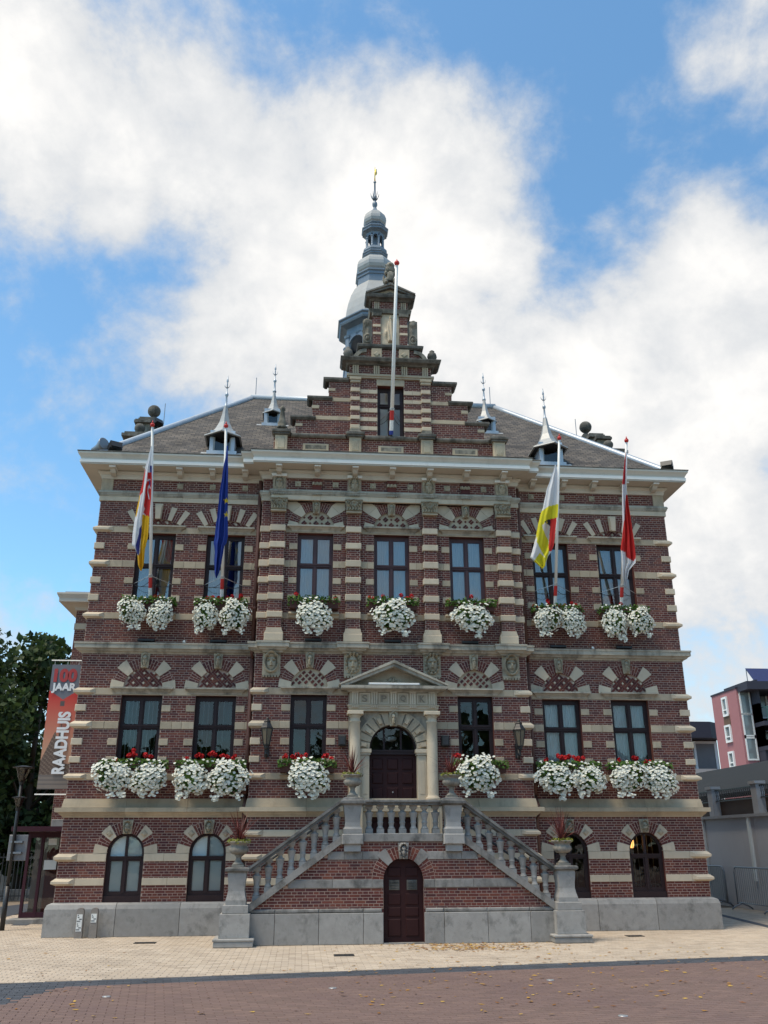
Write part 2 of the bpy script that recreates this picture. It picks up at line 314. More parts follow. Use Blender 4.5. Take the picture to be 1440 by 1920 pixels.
    def ball(s, c, rx, ry=None, rz=None, nu=10, nv=7):
        ry = ry or rx; rz = rz or rx; prof = [(max(.02,math.sin(PI*i/nv)), -math.cos(PI*i/nv)) for i in range(nv+1)]
        n = len(s.v); s.lathe(prof, nu)
        for i in range(n, len(s.v)):
            x, y, z = s.v[i]; s.v[i] = (c[0]+rx*x, c[1]+ry*y, c[2]+rz*z)
        return s
    def move(s, M, start=0):
        for i in range(start, len(s.v)): s.v[i] = tuple(M @ Vector(s.v[i]))
        return s
    def mesh(s, name, mat, smooth=False, recalc=False):
        me = bpy.data.meshes.new(name); me.from_pydata(s.v, [], s.f); me.materials.append(mat)
        if recalc:
            bm = bmesh.new(); bm.from_mesh(me); bmesh.ops.recalc_face_normals(bm, faces=bm.faces); bm.to_mesh(me); bm.free()
        if smooth: me.polygons.foreach_set('use_smooth', [True]*len(me.polygons))
        me.update(); return me
    def obj(s, name, mat, parent=None, smooth=False, recalc=False, loc=None):
        o = bpy.data.objects.new(name, s.mesh(name, mat, smooth, recalc)); link(o, parent)
        if loc is not None: o.location = loc
        return o
def inst(name, me, parent=None, loc=(0,0,0), rot=(0,0,0), sc=(1,1,1)):
    o = bpy.data.objects.new(name, me); link(o, parent); o.location = loc; o.rotation_euler = rot; o.scale = sc; return o
def copy_tree(o, parent=None):
    c = o.copy(); col.objects.link(c); c.parent = parent
    for ch in o.children: copy_tree(ch, c)
    return c
def ptnormal(a, b):
    d = Vector((b[0]-a[0], b[1]-a[1])).normalized(); return Vector((d.y, -d.x))
def mitre(path, i):
    if i == 0: return ptnormal(path[0], path[1])
    if i == len(path)-1: return ptnormal(path[-2], path[-1])
    a = ptnormal(path[i-1], path[i]); b = ptnormal(path[i], path[i+1]); return (a+b)/(1+a.dot(b))
def strip(mb, prof, p, q, mp, mq):
    n = len(mb.v); k = len(prof)
    for (pt, m) in ((p, mp), (q, mq)):
        for (o, z) in prof: mb.v.append((pt[0]+m.x*o, pt[1]+m.y*o, z))
    for i in range(k):
        j = (i+1) % k; mb.f.append((n+i, n+k+i, n+k+j, n+j))
    mb.f.append(tuple(range(n, n+k))); mb.f.append(tuple(range(n+2*k-1, n+k-1, -1)))
def course(name, prof, path, maxlen, mat, parent, gap=.002):
    for i in range(len(path)-1):
        a = Vector(path[i]); b = Vector(path[i+1]); ln = (b-a).length; n = max(1, round(ln/maxlen)); nm = ptnormal(a, b); d = (b-a)/ln
        for k in range(n):
            p = a+(b-a)*k/n; q = a+(b-a)*(k+1)/n; mb = MB()
            mp = mitre(path, i) if k == 0 else nm; mq = mitre(path, i+1) if k == n-1 else nm
            if k > 0: p = p+d*gap
            if k < n-1: q = q-d*gap
            strip(mb, prof, p, q, mp, mq); mb.obj(name, mat, parent)
def sub_intervals(iv, cuts):
    for (a, b) in cuts:
        out = []
        for (p, q) in iv:
            if b <= p or a >= q: out.append((p, q)); continue
            if a > p: out.append((p, a))
            if b < q: out.append((b, q))
        iv = out
    return iv
CH, CL = .0535, .207        # brick course and stretcher pitch
def row_cuts(shapes, za, zb, full):
    cuts = []
    for s in shapes:
        if s[0] == 'r':
            _, xa, xb, z0, z1 = s
            if (full and za >= z0-.004 and zb <= z1+.004) or (not full and zb > z0+.001 and za < z1-.001): cuts.append((xa, xb))
        else:
            cx, cz, r = s[1:4]; zm = s[4] if len(s) > 4 else cz
            if zb <= zm or za >= cz+r: continue
            zz = max(za, cz)-cz if not full else max(zb, cz)-cz
            if r > zz > -1:
                w = math.sqrt(max(0, r*r-zz*zz)); cuts.append((cx-w, cx+w))
    return cuts
def brickwork(bricks, mortar, xr, z0, z1, y, holes=(), solids=()):
    k0 = int(math.floor(z0/CH)); k1 = int(math.ceil(z1/CH))
    for k in range(k0, k1):
        za = max(z0, k*CH); zb = min(z1, (k+1)*CH)
        if zb-za < .006: continue
        x0, x1 = xr((za+zb)/2)
        if x1-x0 < .03: continue
        base = sub_intervals([(x0, x1)], row_cuts(holes, za, zb, False))
        for (p, q) in base: mortar.face([(p,y+.0045,za),(q,y+.0045,za),(q,y+.0045,zb),(p,y+.0045,zb)])
        iv = sub_intervals(base, row_cuts(solids, za, zb, True))
        L = CL if k % 2 else CL/2; off = 0 if k % 2 else CL/4
        if k % 4 == 1: off += CL/2*(1 if (k//4) % 2 else 0)
        for (p, q) in iv:
            x = math.floor((p-off)/L)*L+off
            while x < q-.006:
                a = max(x, p)+.0042; b = min(x+L, q)-.0042
                if b-a > .02: bricks.append((a, b, za+.0045, zb-.0045, y+random.uniform(-.0012,.0012)))
                x += L
def emit_bricks(bricks, parent, pick, limit=300):
    def score(b):
        c = Vector(((b[0]+b[1])/2, b[4], (b[2]+b[3])/2)); return (b[1]-b[0])*(b[3]-b[2])/(c-CAM).length_squared
    cand = sorted([b for b in bricks if pick(b) and b[3]-b[2] > CH-.0095 and (b[1]-b[0] > CL-.009)], key=score, reverse=True)[:limit]
    cs = set(id(b) for b in cand)
    me = MB(); me.brick(-(CL-.0084)/2, (CL-.0084)/2, -(CH-.009)/2, (CH-.009)/2, 0, .012); bm = me.mesh('brick', MT['brick'])
    for b in cand: inst('brick', bm, parent, ((b[0]+b[1])/2, b[4], (b[2]+b[3])/2))
    mb = MB()
    for b in bricks:
        if id(b) not in cs: mb.brick(*b, .012)
    tag(mb.obj('brickwork', MT['brick'], parent), kind='stuff')
def stones(parent, x0, x1, z0, z1, y, n=1, mat='stone', proud=.012, depth=.1, c=.008, name='stone_block', jit=True):
    xs = [x0+(x1-x0)*i/n for i in range(n+1)]
    if jit:
        for i in range(1, n): xs[i] += random.uniform(-.12,.12)*(x1-x0)/n
    for i in range(n):
        mb = MB(); mb.pbox(xs[i]+.0015, xs[i+1]-.0015, z0, z1, y-proud-random.uniform(0,.003), y+depth, c); mb.obj(name, MT[mat], parent)
def corner_quoin(parent, sx, xe, z0, z1, y, ln=.38, out=.085, mat='stonel'):
    """pointed quoin wrapping the outer corner at X = sx*xe"""
    zm0 = z0+(z1-z0)*.28; zm1 = z0+(z1-z0)*.60
    x = sx*xe; prof = [(0.,z0),(out,zm0),(out,zm1),(.012,z1),(-.05,z1),(-.05,z0)]
    path = [(x, y+.35),(x, y),(x-sx*(ln-.10), y)] if sx < 0 else [(x-sx*(ln-.10), y),(x, y),(x, y+.35)]
    mb = MB()
    for i in range(2): strip(mb, prof, path[i], path[i+1], mitre(path,i), mitre(path,i+1))
    # splayed inner end
    xa = x-sx*(ln-.10); xb = x-sx*ln
    A = [(xa,y-0.,z0),(xa,y-out,zm0),(xa,y-out,zm1),(xa,y-.012,z1)]; B = [(xb,y-.010,z0),(xb,y-.010,zm0),(xb,y-.010,zm1),(xb,y-.012,z1)]
    for i in range(3): mb.face([A[i],B[i],B[i+1],A[i+1]])
    mb.obj('quoin', MT[mat], parent, recalc=True)
def arch(parent, cx, cz, r0, r1, a0, a1, y, wedges, brick_w=.056, split=True, depth=.08, key=None, proud=.006, mat='stonel'):
    """wedges: (angle deg, half deg, r in, r out). Brick voussoirs fill between."""
    def wedge(mb, t0, t1, ra, rb, yy, flat=False):
        n = max(1, int(round((t1-t0)/8))); T = [math.radians(t0+(t1-t0)*i/n) for i in range(n+1)]
        poly = [(cx+ra*math.cos(t), cz+ra*math.sin(t)) for t in T] + [(cx+rb*math.cos(t), cz+rb*math.sin(t)) for t in reversed(T)]
        mb.prism(poly, yy, yy+depth)
    for (t, h, ra, rb) in wedges:
        mb = MB(); wedge(mb, t-h, t+h, ra, rb, y-.018); mb.obj('voussoir', MT[mat], parent)
    spans = sub_intervals([(a0, a1)], [(t-h, t+h) for (t, h, _, _) in wedges] + ([key] if key else []))
    mb = MB(); back = MB()
    for (p, q) in spans:
        if q-p < 1: continue
        n = max(1, int(round(math.radians(q-p)*(r0+r1)/2/brick_w))); g = math.degrees(.006/((r0+r1)/2))
        wedge(back, p, q, r0, r1+.010, y-.003)
        for i in range(n):
            t0 = p+(q-p)*i/n+g; t1 = p+(q-p)*(i+1)/n-g
            rm = r0+(r1-r0)*((.34 if i % 2 else .66) if split else 1)
            wedge(mb, t0, t1, r0, rm-(.005 if split else 0), y-proud)
            if split: wedge(mb, t0, t1, rm+.005, r1, y-proud)
    b = back.obj('arch_joint', MT['mortar'], parent)
    tag(mb.obj('arch_brick', MT['brick'], b), kind='stuff')
def relief(name, parent, w, h, fn, c, mat='carved', depth=.12, nx=22, nz=26, scale=1., outline=None):
    """carved panel: height field fn(u,v) on a block, front towards -Y; c = centre of its back"""
    mb = MB(); idx = {}
    for j in range(nz+1):
        for i in range(nx+1):
            u = -1+2*i/nx; v = -1+2*j/nz; ww = w if outline is None else w*outline(v)
            idx[i,j] = len(mb.v); mb.v.append((c[0]+u*ww/2, c[1]-depth*.35-1.7*scale*fn(u,v), c[2]+v*h/2))
    for j in range(nz):
        for i in range(nx): mb.f.append((idx[i,j],idx[i+1,j],idx[i+1,j+1],idx[i,j+1]))
    ring = [idx[i,0] for i in range(nx+1)]+[idx[nx,j] for j in range(1,nz+1)]+[idx[i,nz] for i in range(nx-1,-1,-1)]+[idx[0,j] for j in range(nz-1,0,-1)]
    n = len(mb.v)
    for k in ring: x, y, z = mb.v[k]; mb.v.append((x, c[1]+.02, z))
    m = len(ring)
    for i in range(m): j = (i+1) % m; mb.f.append((ring[j], ring[i], n+i, n+j))
    return mb.obj(name, MT[mat], parent)
def ga(x, y, x0, y0, sx, sy): return math.exp(-((x-x0)/sx)**2-((y-y0)/sy)**2)
def face_fn(k=0):
    """k 0 plain, 1 helmet, 2 curls, 3 beard, 4 lion"""
    def f(u, v):
        e = 1-(u/.60)**2-((v+.08)/.72)**2
        h = .050*math.sqrt(max(0,e)) if e > 0 else 0
        if e > 0:
            h += .045*ga(u,v,0,-.12,.10,.20) + .020*ga(u,v,0,.20,.45,.07) - .032*ga(u,v,-.26,.06,.13,.08) - .032*ga(u,v,.26,.06,.13,.08)
            h += .012*ga(u,v,-.26,.05,.06,.04)+.012*ga(u,v,.26,.05,.06,.04) - .020*ga(u,v,0,-.42,.22,.035) + .014*ga(u,v,0,-.36,.2,.04)+.014*ga(u,v,0,-.50,.18,.05)+.012*ga(u,v,0,-.68,.16,.08)
        d = math.hypot(u/.78, (v+.02)/.92)
        ring = math.exp(-((d-.98)/.13)**2)
        if k == 0: h += .030*ring
        if k == 1: h += .055*ring + (.035*math.exp(-((v-.55)/.1)**2) if abs(u) < .8 else 0) + .04*ga(u,v,0,.8,.5,.18)
        if k == 2: h += .040*ring*(1+.6*math.sin(14*math.atan2(v+.02,u))) + .045*ga(u,v,0,.72,.6,.2)*(1+.5*math.sin(16*u))
        if k == 3: h += .030*ring + .035*ga(u,v,0,-.68,.42,.25)*(1+.5*math.sin(22*u))
        if k == 4: h += .050*ring*(1+.5*math.sin(11*math.atan2(v+.02,u))) + .035*ga(u,v,0,-.3,.32,.2)
        return h
    return f
def capital_fn(u, v):
    h = .02
    for s in (-1, 1):
        d = math.hypot(u-s*.62, (v-.45)*1.0); th = math.atan2(v-.45, (u-s*.62)*s)
        h += .045*math.exp(-(d/.42)**4)*(.6+.4*math.sin(d*26-th))
    h += .05*ga(u,v,0,.72,.16,.18) - .03*ga(u,v,0,.72,.06,.07)
    if v < .15 and v > -.55: h += .018*(1+math.sin(u*17+3*math.sin(v*5)))*(1 if abs(u) < .85 else 0)
    if v < -.6: h += .045
    if -.72 > v > -.82: h -= .02
    if v > .86: h += .03
    return h

# ------------------------------------------------------------------ the town hall
hall = empty('town_hall', (0,0,0), 0, 'red brick town hall with pale stone bands, stepped gable and small zinc spire', 'building')
YR, YP = -.30, -.42
XW, XR = 7.0, 3.12
ROWS_MAIN = [(3.058,3.19,1),(3.415,3.548,0),(3.787,3.934,0),(4.139,4.302,1),(4.519,4.665,0),(4.877,5.029,1)]
ROWS_UP = [(6.608,6.754,1),(7.03,7.185,0),(7.456,7.60,0),(7.85,8.012,1),(8.29,8.438,0),(8.708,8.858,1)]
WS = (5.597, 3.962)          # side windows
bricks = []; mortar = MB()
holes_s, solids_s = [], []
for c in WS:
    holes_s += [('r',c-.45,c+.45,3.19,4.875),('d',c,5.045,.47),('r',c-.45,c+.45,6.755,8.705),('d',c,8.13,.975,8.86)]
for c in (5.64, 3.935): holes_s += [('r',c-.385,c+.385,.63,1.595),('d',c,1.595,.40)]
for (a, b, k) in ROWS_MAIN+ROWS_UP+[(.957,1.099,1),(1.421,1.579,1)]:
    if k: solids_s.append(('r',3.12,7.1,a,b))
    else:
        solids_s.append(('r',6.79,7.1,a,b))
        for c in WS: solids_s += [('r',c-.65,c-.45,a,b),('r',c+.45,c+.65,a,b)]
solids_s += [('r',3,7.1,2.31,2.66),('r',3,7.1,5.83,6.04),('r',3,7.1,9.49,9.75)]
def mirror(sh): return [(s[0],-s[2],-s[1],*s[3:]) if s[0] == 'r' else (s[0],-s[1],*s[2:]) for s in sh]
brickwork(bricks, mortar, lambda z: (XR, XW), .63, 10.10, 0, holes_s, solids_s)
brickwork(bricks, mortar, lambda z: (-XW, -XR), .63, 10.10, 0, mirror(holes_s), mirror(solids_s))
WRM, WRU = (-1.882, 1.882), (-1.822, 0., 1.822)
holes_r, solids_r = [], []
for c in WRM: holes_r += [('r',c-.403,c+.403,3.19,4.88),('d',c,5.06,.45)]
for c in WRU: holes_r += [('r',c-.423,c+.423,6.755,8.70),('d',c,8.85,.47)]
holes_r += [('r',-.97,.97,1.70,4.55)]
for (a, b, k) in ROWS_MAIN:
    for s in (-1, 1):
        if k: solids_r.append(('r',*sorted((s*.98,s*XR)),a,b))
        else:
            solids_r.append(('r',*sorted((s*2.91,s*XR)),a,b))
            solids_r += [('r',*sorted((s*2.285,s*2.49)),a,b),('r',*sorted((s*1.275,s*1.479)),a,b)]
for (a, b, k) in ROWS_UP:
    for s in (-1, 1): solids_r.append(('r',*sorted((s*2.88,s*XR)),a,b))
    for c in WRU:
        if k: solids_r.append(('r',c-.80,c+.80,a,b))
        else: solids_r += [('r',c-.60,c-.42,a,b),('r',c+.42,c+.60,a,b)]
for (a, b) in ((.95,1.09),(1.422,1.557),(1.896,2.033)): solids_r.append(('r',-XR,XR,a,b))
solids_r += [('r',-XR,XR,2.31,2.66),('r',-XR,XR,5.83,6.04),('r',-XR,XR,9.50,9.76),('r',-1.0,1.0,4.5,5.0)]
for c in (-2.72,-.92,.92,2.72): solids_r += [('r',c-.155,c+.155,6.06,9.6)]
brickwork(bricks, mortar, lambda z: (-XR, XR), .63, 9.56, YR, holes_r, solids_r)
brickwork(bricks, mortar, lambda z: (-2.88, 2.88), 9.74, 10.10, YP+.03, (), [('r',c-.17,c+.17,9.7,10.2) for c in (-2.73,-.91,.91,2.73)])
for s in (-1, 1): brickwork(bricks, mortar, lambda z, s=s: tuple(sorted((s*2.88, s*XR))), 9.56, 10.10, YR)
pil_core = MB()
for c in (-2.72,-.92,.92,2.72):
    brickwork(bricks, mortar, lambda z, c=c: (c-.16, c+.16), 6.36, 9.24, YP, (), [('r',c-.2,c+.2,a,b) for (a,b,k) in ROWS_UP])
    pil_core.box(c-.155, c+.155, YP+.012, YR+.02, 6.06, 9.55)
pil_core.obj('pilaster_core', MT['brick'], hall)
ret = MB()
for s in (-1, 1):
    x0, x1 = sorted((s*(XR-.004), s*(XR-.3))); ret.box(x0, x1, YR+.012, .3, .3, 10.3)
ret.box(-2.875, 2.875, YP+.045, YR+.2, 9.50, 10.3)
ret.obj('projection_return', MT['brick'], hall)

# stone on the side wings
for s in (-1, 1):
    X = lambda a, b, s=s: sorted((s*a, s*b))
    for rows in (ROWS_MAIN, ROWS_UP):
        for (a, b, k) in rows:
            if k:
                corner_quoin(hall, s, XW, a, b, 0)
                top = (a in (4.877, 8.708)); bot = (a in (3.058, 6.608))
                if top or bot:
                    stones(hall, *X(XR+.003, XW-.38), a, b, 0, 5)
                else:
                    stones(hall, *X(WS[0]+.45, XW-.38), a, b, 0, 2); stones(hall, *X(WS[1]+.45, WS[0]-.45), a, b, 0, 3); stones(hall, *X(XR+.003, WS[1]-.45), a, b, 0, 2)
            else:
                p, q = X(XW-.215, XW+.025); mb = MB(); mb.pbox(p, q, a, b, -.028, .3, .012); mb.obj('quoin', MT['stonel'], hall)
                for c in WS:
                    stones(hall, *X(c+.45, c+.45+.2), a, b, 0, proud=.016); stones(hall, *X(c-.45-.2, c-.45), a, b, 0, proud=.016)
    for (a, b) in ((.957,1.099),(1.421,1.579)):
        corner_quoin(hall, s, XW, a, b, 0)
        stones(hall, *X(5.64+.385, XW-.38), a, b, 0, 1, 'stonel'); stones(hall, *X(3.935+.385, 5.64-.385), a, b, 0, 2, 'stonel'); stones(hall, *X(XR+.003, 3.935-.385), a, b, 0, 1, 'stonel')
# stone on the projecting centre
for s in (-1, 1):
    X = lambda a, b, s=s: sorted((s*a, s*b))
    for (a, b, k) in ROWS_MAIN:
        if k:
            corner_quoin(hall, s, XR, a, b, YR, .34, .075)
            top = a == 4.877; bot = a == 3.058
            if top: stones(hall, *X(1.0, XR-.34), a, b, YR, 3)
            elif bot: stones(hall, *X(1.0, XR-.34), a, b, YR, 3)
            else:
                stones(hall, *X(2.285, XR-.34), a, b, YR, 2); stones(hall, *X(.99, 1.479), a, b, YR, 2)
        else:
            p, q = X(XR-.2, XR+.022); mb = MB(); mb.pbox(p, q, a, b, YR-.028, 0, .012); mb.obj('quoin', MT['stonel'], hall)
            stones(hall, *X(2.285, 2.485), a, b, YR, proud=.016); stones(hall, *X(1.28, 1.479), a, b, YR, proud=.016)
    for (a, b, k) in ROWS_UP:
        p, q = X(XR-.235, XR+.022); mb = MB(); mb.pbox(p, q, a, b, YR-.03, 0, .014); mb.obj('quoin', MT['stonel'], hall)
    for (a, b) in ((.95,1.09),(1.422,1.557),(1.896,2.033)):
        corner_quoin(hall, s, XR, a, b, YR, .34, .075); stones(hall, *X(.6, XR-.34), a, b, YR, 3, 'stonel')
for (a, b, k) in ROWS_UP:
    for c in (-2.72,-.92,.92,2.72):
        mb = MB(); mb.pbox(c-.185, c+.185, a, b, YP-.03, YR, .014); mb.obj('pilaster_block', MT['stonel'], hall)
    for c in WRU:
        for s in (-1, 1):
            lo = c+s*.423; gap_end = c+s*(.735 if abs(c+s*.9) < 1.5 or True else .7)
            if k and a == 7.85: stones(hall, *sorted((lo, gap_end)), a, b, YR, 2)
            elif k == 0: stones(hall, *sorted((lo, c+s*.62)), a, b, YR, 1, proud=.016)
        if k and a != 7.85: stones(hall, c-.735, c+.735, a, b, YR, 3)

# plinth
PL = [(0,.005),(.13,.005),(.13,.52),(.10,.60),(.03,.635),(-.1,.635),(-.1,.005)]
course('plinth_block', PL, [(-XW,6),(-XW,0),(-XR,0),(-XR,YR),(XR,YR),(XR,0),(XW,0),(XW,6)], 1.25, MT['blue'], hall, .005)
# string courses
path_full = [(-XW,8),(-XW,0),(-XR,0),(-XR,YR),(XR,YR),(XR,0),(XW,0),(XW,8)]
course('string_course', [(-.05,2.29),(.012,2.29),(.03,2.32),(.075,2.355),(.095,2.39),(.165,2.400),(.165,2.488),(-.05,2.492)], path_full, 1.15, MT['stone'], hall)
course('coved_stone', [(-.05,2.494),(.05,2.494),(.038,2.58),(.020,2.67),(-.05,2.67)], path_full, 1.3, MT['stone'], hall)
pp = [(-XW,8),(-XW,0),(-XR,0),(-XR,YR)]
for c in (-2.72,-.92,.92,2.72): pp += [(c-.20,YR),(c-.20,YP),(c+.20,YP),(c+.20,YR)]
pp += [(XR,YR),(XR,0),(XW,0),(XW,8)]
course('string_course', [(-.05,5.80),(.01,5.80),(.035,5.835),(.085,5.85),(.11,5.885),(.16,5.905),(.16,5.99),(.175,6.0),(.175,6.035),(-.05,6.055)], pp, 1.2, MT['stone_d'], hall)
# architrave and cornice
ap = [(-XW,8),(-XW,0),(-XR,0),(-XR,YR),(-2.88,YR),(-2.88,YP),(2.88,YP),(2.88,YR),(XR,YR),(XR,0),(XW,0),(XW,8)]
course('architrave_block', [(-.15,9.50),(.03,9.50),(.03,9.62),(-.15,9.62)], ap, 1.1, MT['stonel'], hall)
course('architrave_moulding', [(-.15,9.622),(.045,9.622),(.05,9.65),(.065,9.655),(.065,9.685),(.08,9.69),(.08,9.72),(.06,9.752),(-.15,9.752)], ap, 1.6, MT['stone_d'], hall)
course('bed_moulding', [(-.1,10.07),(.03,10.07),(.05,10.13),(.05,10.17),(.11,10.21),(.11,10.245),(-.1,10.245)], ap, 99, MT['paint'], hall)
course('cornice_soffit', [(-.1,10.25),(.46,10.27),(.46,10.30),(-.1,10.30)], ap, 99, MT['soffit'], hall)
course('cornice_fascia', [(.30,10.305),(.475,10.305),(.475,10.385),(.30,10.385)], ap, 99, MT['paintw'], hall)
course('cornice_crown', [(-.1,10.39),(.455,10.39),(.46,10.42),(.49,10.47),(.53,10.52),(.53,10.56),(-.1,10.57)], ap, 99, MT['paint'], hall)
course('gutter_edge', [(.40,10.565),(.545,10.565),(.545,10.585),(.40,10.585)], ap, 99, MT['dark_weath'], hall)
bk = MB(); bk.prismx([(0,0),(-.30,0),(-.30,-.045),(-.24,-.06),(-.17,-.13),(-.05,-.16),(0,-.16)], -.06, .06)
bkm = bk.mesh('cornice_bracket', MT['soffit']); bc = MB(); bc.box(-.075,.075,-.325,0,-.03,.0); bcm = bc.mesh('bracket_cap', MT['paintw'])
def bracket(x, y):
    o = inst('cornice_bracket', bkm, hall, (x, y, 10.262)); inst('bracket_cap', bcm, o, (0,-.004,-.004))
for x in (6.72,5.93,5.14,4.36,3.57):
    for s in (-1, 1): bracket(s*x, -.09)
for x in (-2.74,-1.82,-.91,0,.91,1.82,2.74): bracket(x, YP-.09)
om = MB(); om.pbox(-.07,.07,-.07,.07,-.03,.02,.012); om.pbox(-.035,.035,-.035,.035,-.055,0,.02); omm = om.mesh('frieze_ornament', MT['carved'])
for x in (5.93,5.14,4.36,3.57):
    for s in (-1, 1): inst('frieze_ornament', omm, hall, (s*x, 0, 9.93))
for x in (-2.28,-1.37,-.46,.46,1.37,2.28): inst('frieze_ornament', omm, hall, (x, YP+.03, 9.93))
for s in (-1, 1):
    mb = MB(); x0, x1 = sorted((s*(XW+.02), s*(XW-.26))); mb.pbox(x0, x1, 9.755, 10.07, -.025, .3, .012); mb.obj('frieze_corner_stone', MT['stone'], hall)
for x in (-1.82,0,1.82):
    mb = MB(); mb.box(x-.11,x+.11,YP-.02,YP+.1,9.755,10.07); mb.obj('frieze_pilaster', MT['brick'], hall)
    relief('frieze_pilaster_stone', hall, .24, .07, lambda u,v: .012+.014*math.cos(u*3*PI), (x,YP+.0,9.93), depth=.08, nx=16, nz=4)
for x in (-1.82,0,1.82,-2.73,-.91,.91,2.73):
    mb = MB()
    for k in range(5): mb.lathe([(.006,0),(.02,-.035)], 6, (x-.10+.05*k, YP-.075, 9.655))
    mb.obj('gutta_row', MT['carved'], hall)
# carved heads, capitals
for i, x in enumerate((-2.73,-.91,.91,2.73)):
    relief('frieze_head', hall, .30, .40, face_fn((0,2,2,0)[i]), (x, YP+.02, 9.93), depth=.14)
    mb = MB(); mb.box(x-.18,x+.18,YP-.12,YP+.05,10.075,10.14); mb.obj('head_abacus', MT['paintw'], hall)
    c = (-2.72,-.92,.92,2.72)[i]
    relief('pilaster_capital', hall, .42, .36, capital_fn, (c, YP+.01, 9.355), mat='carved', depth=.06, nx=30, nz=30, outline=lambda v: .88+.14*max(0,v))
    mb = MB(); mb.pbox(c-.215,c+.215,6.06,6.24,YP-.055,YR,.012); mb.prism([(c-.215,6.243),(c+.215,6.243),(c+.18,6.31),(c+.175,6.365),(c-.175,6.365),(c-.18,6.31)],YP-.04,YR); mb.obj('pilaster_base', MT['stonel'], hall)
    relief('corbel_head', hall, .40, .50, face_fn((1,2,2,1)[i]), ((-2.745,-.91,.91,2.745)[i], YR+.02, 5.60), mat='carved', depth=.12, scale=1.35, nx=26, nz=32)
    mb = MB(); x = (-2.745,-.91,.91,2.745)[i]; mb.box(x-.20,x+.20,YR-.06,YR,5.30,5.345)
    for k in range(6): mb.box(x-.19+.065*k,x-.145+.065*k,YR-.055,YR,5.26,5.298)
    mb.obj('corbel_foot', MT['carved'], hall)

# arches over the windows
def lattice(parent, cx, cz, r, y, kind, zmin=None):
    back = MB(); n = 20; zm = cz if zmin is None else zmin
    if zmin is None: poly = [(cx+r*math.cos(PI*i/n), cz+r*math.sin(PI*i/n)) for i in range(n+1)]
    else:
        t0 = math.asin((zmin-cz)/r); poly = [(cx+r*math.cos(t0+(PI-2*t0)*i/n), cz+r*math.sin(t0+(PI-2*t0)*i/n)) for i in range(n+1)]
    back.prism(poly, y+.035, y+.07); b = back.obj('tympanum', MT['stone' if kind else 'mortar'], parent)
    bm, sm = MB(), MB(); c45 = math.sqrt(.5); R = r-.012
    def dia(mb, ux, uz, lx, lz, yy):
        pts = []
        for (p, q) in ((-lx,-lz),(lx,-lz),(lx,lz),(-lx,lz)):
            x = ux+(p-q)*c45; z = uz+(p+q)*c45; pts.append((cx+x, cz+z))
        if all((px-cx)**2+(pz-cz)**2 < R*R*1.06 and pz > zm-.01 for px, pz in pts): mb.prism(pts, yy, y+.05)
    if kind == 0:      # herringbone with small pale squares
        e = .052; g = 3*e; q0 = zm-cz
        for i in range(-12, 13):
            for j in range(-12, 13):
                for (a0, c0, a1, c1) in ((0,0,2,1),(2,0,3,2),(1,2,3,3),(0,1,1,3),(1,1,2,2)):
                    a, c = i*g+(a0+a1)*e/2, j*g+(c0+c1)*e/2
                    sq = a1-a0 == 1 and c1-c0 == 1
                    dia(sm if sq else bm, (a-c)*c45, (a+c)*c45+q0, (a1-a0)*e/2-.005, (c1-c0)*e/2-.005, y+(.016 if sq else .018))
    elif kind == 1:    # pale lattice with brick lozenges
        for i in range(-10, 11):
            for j in range(-10, 11):
                a, c = i*.112+.02, j*.095+.03; dia(bm, (a-c)*c45, (a+c)*c45, .038, .028, y+.022)
    else:              # pale panel with paired bricks and dots
        g = .20
        for i in range(-8, 9):
            for j in range(-8, 9):
                a, c = i*g, j*g; ux, uz = (a-c)*c45, (a+c)*c45+.12
                for k in (-1, 1): dia(bm, ux-k*.027*c45, uz+k*.027*c45, .050, .022, y+.022)
                dia(bm, ux, uz+g*c45, .021, .021, y+.024)
    if bm.v: tag(bm.obj('tympanum_brick', MT['brick'], b), kind='stuff')
    if sm.v: tag(sm.obj('tympanum_stone', MT['stonel'], b), kind='stuff')
def hood(parent, cx, hw, z, y, mat='stone_d'):
    prof = [(-.02,z-.125),(.015,z-.125),(.03,z-.09),(.085,z-.04),(.13,z-.022),(.13,z+.012),(-.02,z+.018)]
    path = [(cx-hw+.1,y+.02),(cx-hw+.1,y),(cx+hw-.1,y),(cx+hw-.1,y+.02)]
    mb = MB()
    for i in range(3): strip(mb, prof, path[i], path[i+1], mitre(path,i), mitre(path,i+1))
    mb.obj('window_hood', MT[mat], parent)
def keyhead(parent, cx, z0, z1, y, w, k, mat='carved'):
    relief('keystone', parent, w, z1-z0, face_fn(k), (cx, y+.02, (z0+z1)/2), mat=mat, depth=.16, outline=lambda v: .78+.22*(v+1)/2, nx=18, nz=24)
